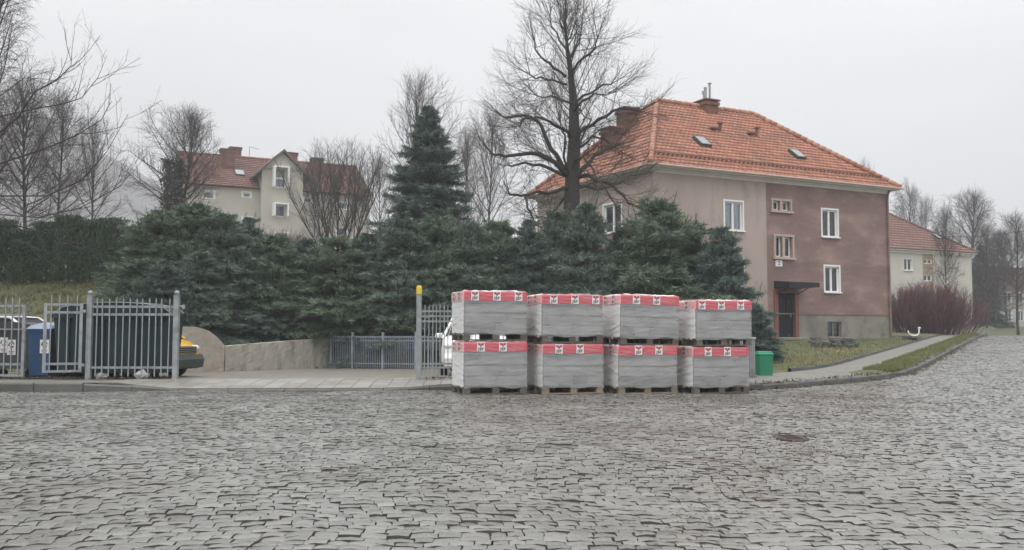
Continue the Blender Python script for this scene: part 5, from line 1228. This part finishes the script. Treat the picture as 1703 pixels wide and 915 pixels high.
# ------------------------------------------------------------------ parked cars, mostly hidden
def car(loc, rz, paint, label, hood=.92, Lc=4.1, Wc=1.7, Hc=1.48, bumper=None, grille=True):
    o = empty('parked_car', loc, rz, label, 'car'); h = Lc / 2
    st = [(-h, .42, .78, .62), (-h + .08, .30, .92, .76), (-h + .6, .24, .96, .84), (-.6, .22, .94, .85), (.55, .22, .93, .85), (h - .75, .22, hood, .84), (h - .28, .25, hood - .10, .79), (h - .06, .30, hood - .22, .70), (h, .40, hood - .36, .62)]
    V = []; fs = []; s = Wc / 1.7
    for x, zb, zt_, w in st:
        w *= s
        ring = [(-w * .92, zb), (-w, zb + .12), (-w, zb + (zt_ - zb) * .6), (-w * .95, zt_ - .06), (-w * .80, zt_), (0, zt_ + .03), (w * .80, zt_), (w * .95, zt_ - .06), (w, zb + (zt_ - zb) * .6), (w, zb + .12), (w * .92, zb)]
        V += [(x, y, z) for y, z in ring]
    k = 11
    for i in range(len(st) - 1):
        for j in range(k): fs.append((i * k + j, (i + 1) * k + j, (i + 1) * k + (j + 1) % k, i * k + (j + 1) % k))
    fs += [tuple(range(k)), tuple(reversed(range((len(st) - 1) * k, len(st) * k)))]
    b = MB(); b.add(V, fs); ob = b.build('body', paint, o, smooth=True)
    md = ob.modifiers.new('bevel', 'BEVEL'); md.width = .03; md.segments = 2
    c = MB(); zr = Hc; cs = [(-h + .25, .93, .93, .66), (-h + .62, .93, zr - .05, .62), (-.2, .93, zr, .62), (.35, .92, zr - .04, .61), (1.12, .92, .94, .70)]
    V = []; fs = []
    for x, zb, zt_, w in cs: V += [(x, -w * s * 1.2, zb), (x, -w * s, zt_), (x, w * s, zt_), (x, w * s * 1.2, zb)]
    for i in range(4): fs += [(i * 4 + j, i * 4 + 4 + j, i * 4 + 5 + j, i * 4 + 1 + j) for j in range(3)]
    c.add(V, fs); c.build('windows', M_black, o, smooth=False)
    r = MB(); r.add([(x, y * s, z + .015) for x, z in ((-h + .58, zr - .05), (-.2, zr), (.38, zr - .045)) for y in (-.63, -.3, .3, .63)], [(i * 4 + j, i * 4 + 4 + j, i * 4 + 5 + j, i * 4 + 1 + j) for i in range(2) for j in range(3)])
    for y in (-1, 1):
        r.tube([(-h + .25, y * .78 * s, .93), (-h + .6, y * .64 * s, zr - .04), (-.2, y * .64 * s, zr), (.36, y * .63 * s, zr - .04), (1.14, y * .82 * s, .93)], .035, 6); r.tube([(-.15, y * .79 * s, .93), (-.15, y * .64 * s, zr)], .04, 6)
    r.build('roof', paint, o)
    for x in (-h + .75, h - .78):
        for y in (-1, 1):
            w_ = MB(); w_.lathe([(.20, -.09), (.29, -.095), (.31, -.06), (.31, .06), (.29, .095), (.20, .09)], (x, y * (Wc / 2 - .08), .31), 20, axis='y'); t_ = w_.build('wheel', M_rubber, o, smooth=True)
            a_ = MB(); a_.lathe([(.20, .07), (.19, .08), (.05, .055), (0, .06)], (0, 0, 0), 16, axis='y')
            for sp_ in range(5): a_.box((.11 * math.cos(sp_ * 1.257), .078, .11 * math.sin(sp_ * 1.257)), (.17, .015, .035), M=Matrix.Rotation(-sp_ * 1.257, 3, 'Y'))
            a_.v = [(p[0] + x, p[1] * y + y * (Wc / 2 - .08), p[2] + .31) for p in a_.v]; a_.build('rim', M_alloy, t_)
    bp = MB(); bp.prism([(h - .10, .22), (h + .06, .26), (h + .09, .45), (h + .03, .56), (h - .10, .56)], -.70 * s, .70 * s); bp.build('bumper', bumper or paint, o)
    g_ = MB(); g_.box((h - .02, 0, hood - .30), (.10, .95 * s, .17))
    for i in range(4): g_.box((h + .035, 0, hood - .37 + i * .045), (.02, .9 * s, .014), 1)
    g_.build('grille', [M_black, M_alloy], o)
    for y in (-1, 1):
        l_ = MB(); l_.box((h - .12, y * .58 * s, hood - .26), (.22, .24, .15), bev=.05, M=Matrix.Rotation(y * -.25, 3, 'Z')); l_.build('headlight', M_lens, o, smooth=True)
    mr_ = MB(); [mr_.box((.75, y * (.95 * s), 1.0), (.12, .2, .13), bev=.03) for y in (-1, 1)]; mr_.build('mirror', paint, o)
    return o
car((-9.40, 22.75, .09), math.radians(-17), M_cyellow, 'yellow car with dark bumper nosing out from behind the gate post', hood=.97, bumper=M_darkgrey, Lc=3.4)
car((-12.75, 23.9, .11), math.radians(-3), M_cwhite, 'white car whose bonnet shows between the blue bin and the container', hood=.93)
car((-.86, 25.0, .1), math.radians(-92), M_cwhite, 'white car with slatted grille facing out behind the dense fence panel', hood=1.0, Wc=1.78, Hc=1.55)

# ------------------------------------------------------------------ wrapped pallets of concrete blocks
PW, PD = 1.24, 1.02
def text_polys(txt, size):
    cu = bpy.data.curves.new('t', 'FONT'); cu.body = txt; cu.size = size; cu.align_x = 'CENTER'; cu.offset = size * .03; cu.space_character = 1.12
    ob = bpy.data.objects.new('t', cu); me = bpy.data.meshes.new_from_object(ob); r = [tuple(v.co) for v in me.vertices], [tuple(p.vertices) for p in me.polygons]
    bpy.data.objects.remove(ob); bpy.data.meshes.remove(me); return r
TV, TF = text_polys('JBF', .076)
def logo_mesh(w, h):
    m = MB(); m.add([(-w / 2, 0, -h / 2), (w / 2, 0, -h / 2), (w / 2, 0, h / 2), (-w / 2, 0, h / 2)], [(0, 1, 2, 3)], 0)
    wing = [(0.0, -.014), (.016, -.004), (.034, .004), (.055, .014), (.070, .052), (.054, .042), (.046, .054), (.034, .042), (.022, .052), (.014, .034), (.005, .048)]
    for s_ in (-1, 1):
        pts = [(x * s_ * .98, -.002, z + .022) for x, z in wing]; m.add(pts, [tuple(range(len(pts)))] if s_ > 0 else [tuple(reversed(range(len(pts))))], 1)
    m.add([(-.012, -.002, .018), (.012, -.002, .018), (.006, -.002, -.012), (-.006, -.002, -.012)], [(0, 1, 2, 3)], 1)
    m.add([(x, -.002, y - h / 2 + .022) for x, y, z in TV], TF, 2); return m
def load_pallet(seed, corner, rz, H, label, upper, wet, tiltx=0.0, skew=0.0):
    r = random.Random(seed); ca, sa = math.cos(rz), math.sin(rz)
    o = empty('block_pallet', corner, rz, label, 'pallet', 'film-wrapped pallets of concrete blocks in two tiers'); o.rotation_euler = (0, tiltx, rz)
    wm = M_wooddark if wet else M_wood
    p = MB()
    for i in range(5): p.box((PW / 2, .07 + i * (PD - .14) / 4, .133), (PW + .03, .13 if i % 2 == 0 else .10, .022))
    for x in (.06, PW / 2, PW - .06): p.box((x, PD / 2, .111), (.12, PD, .021))
    for y in (.06, PD / 2, PD - .06): p.box((PW / 2, y, .011), (PW + .02, .11, .021))
    pal = p.build('wooden_pallet', wm, o)
    for x in (.07, PW / 2, PW - .07):
        for y in (.06, PD / 2, PD - .06): k = MB(); k.box((x + r.uniform(-.012, .012), y, .061), (.13, .11, .078)); k.build('pallet_block', wm, pal)
    b = MB(); z = .146; nc = 4; hh = (H - .146 - .03) / nc; g = .024
    for c in range(nc):
        cols = 4 if c % 2 == 0 else 3; ry = 3
        jx, jy = r.uniform(-.012, .012), r.uniform(-.012, .008)
        for i in range(cols):
            for j in range(ry):
                if 0 < j < ry - 1 and 0 < i < cols - 1 and c < nc - 1: continue
                bw_, bd = (PW - .05) / cols, (PD - .05) / ry
                b.box((.025 + jx + bw_ * (i + .5), .025 + jy + bd * (j + .5) + r.uniform(-.004, .004), z + hh * .5), (bw_ - .002, bd - .002, hh - g), bev=.006)
        z += hh
    b.m = [1 if (min(b.v[i_][2] for i_ in fc) < .16 + hh and (b.t[q_] * 7.3) % 1 < .45) else 0 for q_, fc in enumerate(b.f)]
    b.build('concrete_blocks', [M_block, M_blockwet], o)
    # stretch film: skin round the load, pulled into folds
    nu, nz = 200, 46; x0, x1, y0, y1 = -.004, PW + .004, -.004, PD + .004; rc = .035
    per = [(x0, y0), (x1, y0), (x1, y1), (x0, y1)]; Ls = [x1 - x0, y1 - y0, x1 - x0, y1 - y0]; tot = sum(Ls)
    folds = [(r.uniform(0, tot), r.uniform(.16, H - .05), r.uniform(-.30, .30), r.uniform(.25, .9), r.uniform(.006, .020) * r.choice((1, 1, -1))) for _ in range(40)]
    def pt(u, z, out):
        u %= tot; k = 0
        while u > Ls[k]: u -= Ls[k]; k += 1
        a = per[k]; c = per[(k + 1) % 4]; t = u / Ls[k]; x, y = a[0] + (c[0] - a[0]) * t, a[1] + (c[1] - a[1]) * t
        nx_, ny_ = ((0, -1), (1, 0), (0, 1), (-1, 0))[k]; e = min(u, Ls[k] - u)
        if e < rc: out -= (rc - e) * .35
        return (x + nx_ * out, y + ny_ * out, z), k
    V = []; K = []
    ztop = H + .0; zbot = .125
    for j in range(nz + 1):
        zz = zbot + (ztop - zbot) * j / nz
        for i in range(nu):
            u = tot * i / nu; out = .006
            for fu, fz, sl, ln_, am in folds:
                du = (u - fu + tot / 2) % tot - tot / 2
                if abs(du) < ln_:
                    dz = zz - fz - sl * du; w_ = .020
                    if abs(dz) < .07: out += am * (.55 if 2 * PW + PD < u + .02 or u > tot - PD else .24) * math.exp(-(dz / w_) ** 2) * (1 - abs(du) / ln_)
            out += .0012 * math.sin(zz * 43 + 2 * math.sin(u * 1.7)) + .0009 * r.gauss(0, 1)
            lift = (.014 * math.sin(u * 5 + seed) + .010 * math.sin(u * 13 + seed * 3)) * max(0, 1 - j / 3)
            if j == 0: out -= .012
            p_, k = pt(u, zz + lift, max(out, .0015)); V.append(p_); K.append(k)
    fs = []; mi_ = []; mb = MB()
    for j in range(nz):
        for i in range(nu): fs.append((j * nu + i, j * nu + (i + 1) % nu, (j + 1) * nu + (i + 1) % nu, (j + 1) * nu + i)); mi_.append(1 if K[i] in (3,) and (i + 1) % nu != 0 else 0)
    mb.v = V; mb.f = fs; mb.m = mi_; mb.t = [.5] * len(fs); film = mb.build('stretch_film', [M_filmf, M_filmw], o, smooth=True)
    # printed sleeve round the top, folded over the edge
    bh = .185; nb = 9; V = []; mi_ = []; nu2 = 160; mb = MB()
    for j in range(nb + 1):
        for i in range(nu2):
            u = tot * i / nu2; f = j / nb; out = .012 + .003 * math.sin(u * 9 + j * 1.9 + seed) + .0025 * r.gauss(0, 1); zz = H + .012 - bh + bh * f + (.006 * math.sin(u * 7 + seed * 2) + .004 * math.sin(u * 23) if j in (0, nb) else 0)
            if j == nb: out -= .02
            p_, k = pt(u, zz, out); V.append(p_)
    # folded edge and top sheet
    for i in range(nu2): p_, k = pt(tot * i / nu2, H + .018 + .008 * math.sin(i * .9 + seed) + r.uniform(0, .010), -.05 - r.uniform(0, .03)); V.append(p_)
    b0 = len(V)
    for j in range(nb + 1):
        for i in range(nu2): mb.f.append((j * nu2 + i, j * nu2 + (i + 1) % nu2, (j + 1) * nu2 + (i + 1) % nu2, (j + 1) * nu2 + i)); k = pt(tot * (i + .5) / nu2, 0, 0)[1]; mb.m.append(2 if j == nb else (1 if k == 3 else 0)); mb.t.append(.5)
    mb.f.append(tuple((nb + 1) * nu2 + i for i in range(nu2))); mb.m.append(2); mb.t.append(.5); mb.v = V
    band_ = mb.build('printed_sleeve', [M_red, M_redpale, M_filmtop], o, smooth=True)
    ph = r.uniform(.06, .36); q = 0; first = None
    for fx in np.arange(ph, PW - .02, .43):
        x = fx + .06
        if x > PW - .07: break
        if first is None: lg = logo_mesh(.152, bh - .004).build('logo_panel', [M_logow, M_logor, M_logob], band_); first = lg
        else: lg = first.copy(); link(lg, band_)
        lg.location = (x, -.024, H + .012 - bh / 2); lg.rotation_euler = (.012, 0, 0)
    for fy in (.2, .62):
        lg = first.copy(); link(lg, band_); lg.location = (-.026, PD - fy - .05, H + .012 - bh / 2); lg.rotation_euler = (0, 0, -math.pi / 2)
    return o
M_filmf = mat('stretch_film_clear', (.55, .56, .555), .13, (.33, .335, .33), 3.2, trans=.54, bump=.12, bscale=9, stretch=(.6, .6, 4))  # noise-streaked colour: the pale streaks are painted highlights on the clear film
M_filmtop = mat('film_top_sheet', (.72, .72, .72), .35, (.6, .6, .6), 6)
cols = [(772, 17.70, .98, .93), (903, 17.95, .945, .92), (1028, 18.25, .93, .96), (1152, 18.55, .91, .89)]
nm_ = ['leftmost', 'second', 'third', 'rightmost']
LBL = [('bottom pallet of the leftmost stack, dark footed, beside the dense fence panel', 'top pallet of the leftmost stack, nearest the yellow-capped post'),
       ('bottom pallet of the second stack, on pale timber', 'top pallet of the second stack, level red sleeve'),
       ('bottom pallet of the third stack, on pale timber', 'top pallet of the third stack, its red sleeve sloping down to the right'),
       ('bottom pallet of the rightmost stack, beside the ribbed grey cabinet', 'top pallet of the rightmost stack, its left side glaring white')]
for i, (px, Y, h1, h2) in enumerate(cols):
    X = (px - CX) / F * Y; rz = math.radians(16 + (0, .8, -.5, 1.0)[i]); zb = float(road_z(X + .5, Y + .4)) + .006
    load_pallet(31 + i, (X, Y, zb), rz, h1, LBL[i][0], False, i in (0, 3))
    dx = (0, -.02, .035, .06)[i]
    load_pallet(51 + i, (X + dx, Y - .01, zb + h1 + .034), rz + math.radians((.6, -.8, .5, -.4)[i]), h2, LBL[i][1], True, True, (0.0, 0, .022, 0)[i])

# ------------------------------------------------------------------ small things
def slab_stack(px, Y, cols_, n, label_fn, grp, seed):
    r = random.Random(seed); proto = None
    for c in range(cols_):
        X0 = (px - CX) / F * Y + c * .42; k = max(2, n - r.choice((0, 0, 1, 2)))
        zb = gz(X0, Y) - .02
        for i in range(k):
            if proto is None:
                m = MB(); m.box((0, 0, 0), (.40, .34, .082), bev=.012); proto = m.build('paving_slab', M_stone, None); o = proto
            else: o = proto.copy(); link(o)
            o.location = (X0 + r.uniform(-.09, .09), Y + r.uniform(-.07, .07), zb + .045 + i * .084); o.rotation_euler = (r.gauss(0, .05), r.gauss(0, .05), r.gauss(0, .45) + .4); o.scale = (r.uniform(.7, 1.2), r.uniform(.7, 1.2), r.uniform(.8, 1.1))
            tag(o, label_fn, 'slab', grp, 'thing')
slab_stack(1354, 37.6, 4, 5, 'dark weathered slab in the larger heap before the basement window', 'dark slabs heaped before the basement window', 4)
slab_stack(1414, 38.4, 1, 5, 'dark slab in the small stack right of the larger heap', 'dark slabs in the small stack', 5)
slab_stack(1505, 47.0, 2, 3, 'dark slab in the low heap by the path under the white hose', 'dark slabs in the low heap by the path', 6)
xh = (1509 - CX) / F * 46.7; zh = gz(xh, 46.7); q = MB(); q.tube([(0, 0, .46), (.04, 0, .32), (.16, 0, .24), (.32, 0, .22), (.48, 0, .26), (.54, 0, .36), (.55, 0, .62)], .035, 8); q.tube([(.50, 0, .60), (.62, 0, .60)], .045, 8)
hs = q.build('hose', M_white, None, smooth=True); hs.location = (xh, 46.7, zh + .02); tag(hs, 'curved white hose lying on the low slab heap by the path', 'hose')
gp_ = Vector((3.07, 10.42, 0)); q = MB(); q.lathe([(0, .012), (.13, .010), (.15, .004), (.17, .012), (.185, .004), (.185, -.05)], (0, 0, 0), 20); 
for i in range(4): q.box((0, -.09 + .06 * i, .013), (.16, .02, .008))
vc = q.build('valve_cover', M_rust, None); vc.location = (gp_.x, gp_.y, float(road_z(gp_.x, gp_.y)) + .003); tag(vc, 'small rusty iron cover set among the road setts', 'cover')
vc.scale = (1.0, 1.7, 1)
for i, (px, Y, lb) in enumerate(((172, 20.85, 'crumpled pale bag at the foot of the ball-topped left post'), (238, 20.8, 'small greenish-white bag at the foot of the wide fence panel'))):
    r = random.Random(i + 41); q = MB(); n = 9; vs = [(0, 0, .0)]
    ring = []
    for j in range(3):
        for k in range(n): a = 6.283 * k / n; rr = (.13, .16, .07)[j] * r.uniform(.7, 1.2); q.v.append((rr * math.cos(a) * 1.2, rr * math.sin(a) * .7, (.0, .09, .18)[j] * r.uniform(.8, 1.1)))
    for j in range(2):
        for k in range(n): q.f.append((j * n + k, j * n + (k + 1) % n, (j + 1) * n + (k + 1) % n, (j + 1) * n + k)); q.m.append(0); q.t.append(.5)
    q.f.append(tuple(2 * n + k for k in range(n))); q.m.append(0); q.t.append(.5)
    X = (px - CX) / F * Y; o = q.build('litter', M_paper, None); o.location = (X, Y, max(gz(X, Y), .13) + .01); o.scale = (.8, .8, 1.2); tag(o, lb, 'litter')
cbx = MB(); a_, b_2 = at(1560, 392, 75), at(1760, 372, 62); pts = []
for i in range(25): t = i / 24; p = a_.lerp(b_2, t); p.z -= .9 * 4 * t * (1 - t) * .4; pts.append(p)
cbx.tube(pts, .018, 5); tag(cbx.build('overhead_cable', M_black, None), 'thin overhead cable crossing the sky at the right edge', 'cable')

# ------------------------------------------------------------------ haze
hz = MB(); hz.box((-40, 405, 105), (1090, 880, 216)); ho = hz.build('haze', M_white, None); ho.data.materials.clear()
hm_ = bpy.data.materials.new('haze'); hm_.use_nodes = True; hm_.node_tree.nodes.clear()
ov_ = hm_.node_tree.nodes.new('ShaderNodeOutputMaterial'); pv = hm_.node_tree.nodes.new('ShaderNodeVolumePrincipled')
pv.inputs['Color'].default_value = (.93, .94, .96, 1); pv.inputs['Density'].default_value = .0014; pv.inputs['Anisotropy'].default_value = .2
hm_.node_tree.links.new(pv.outputs[0], ov_.inputs['Volume']); ho.data.materials.append(hm_); tag(ho, kind='stuff')
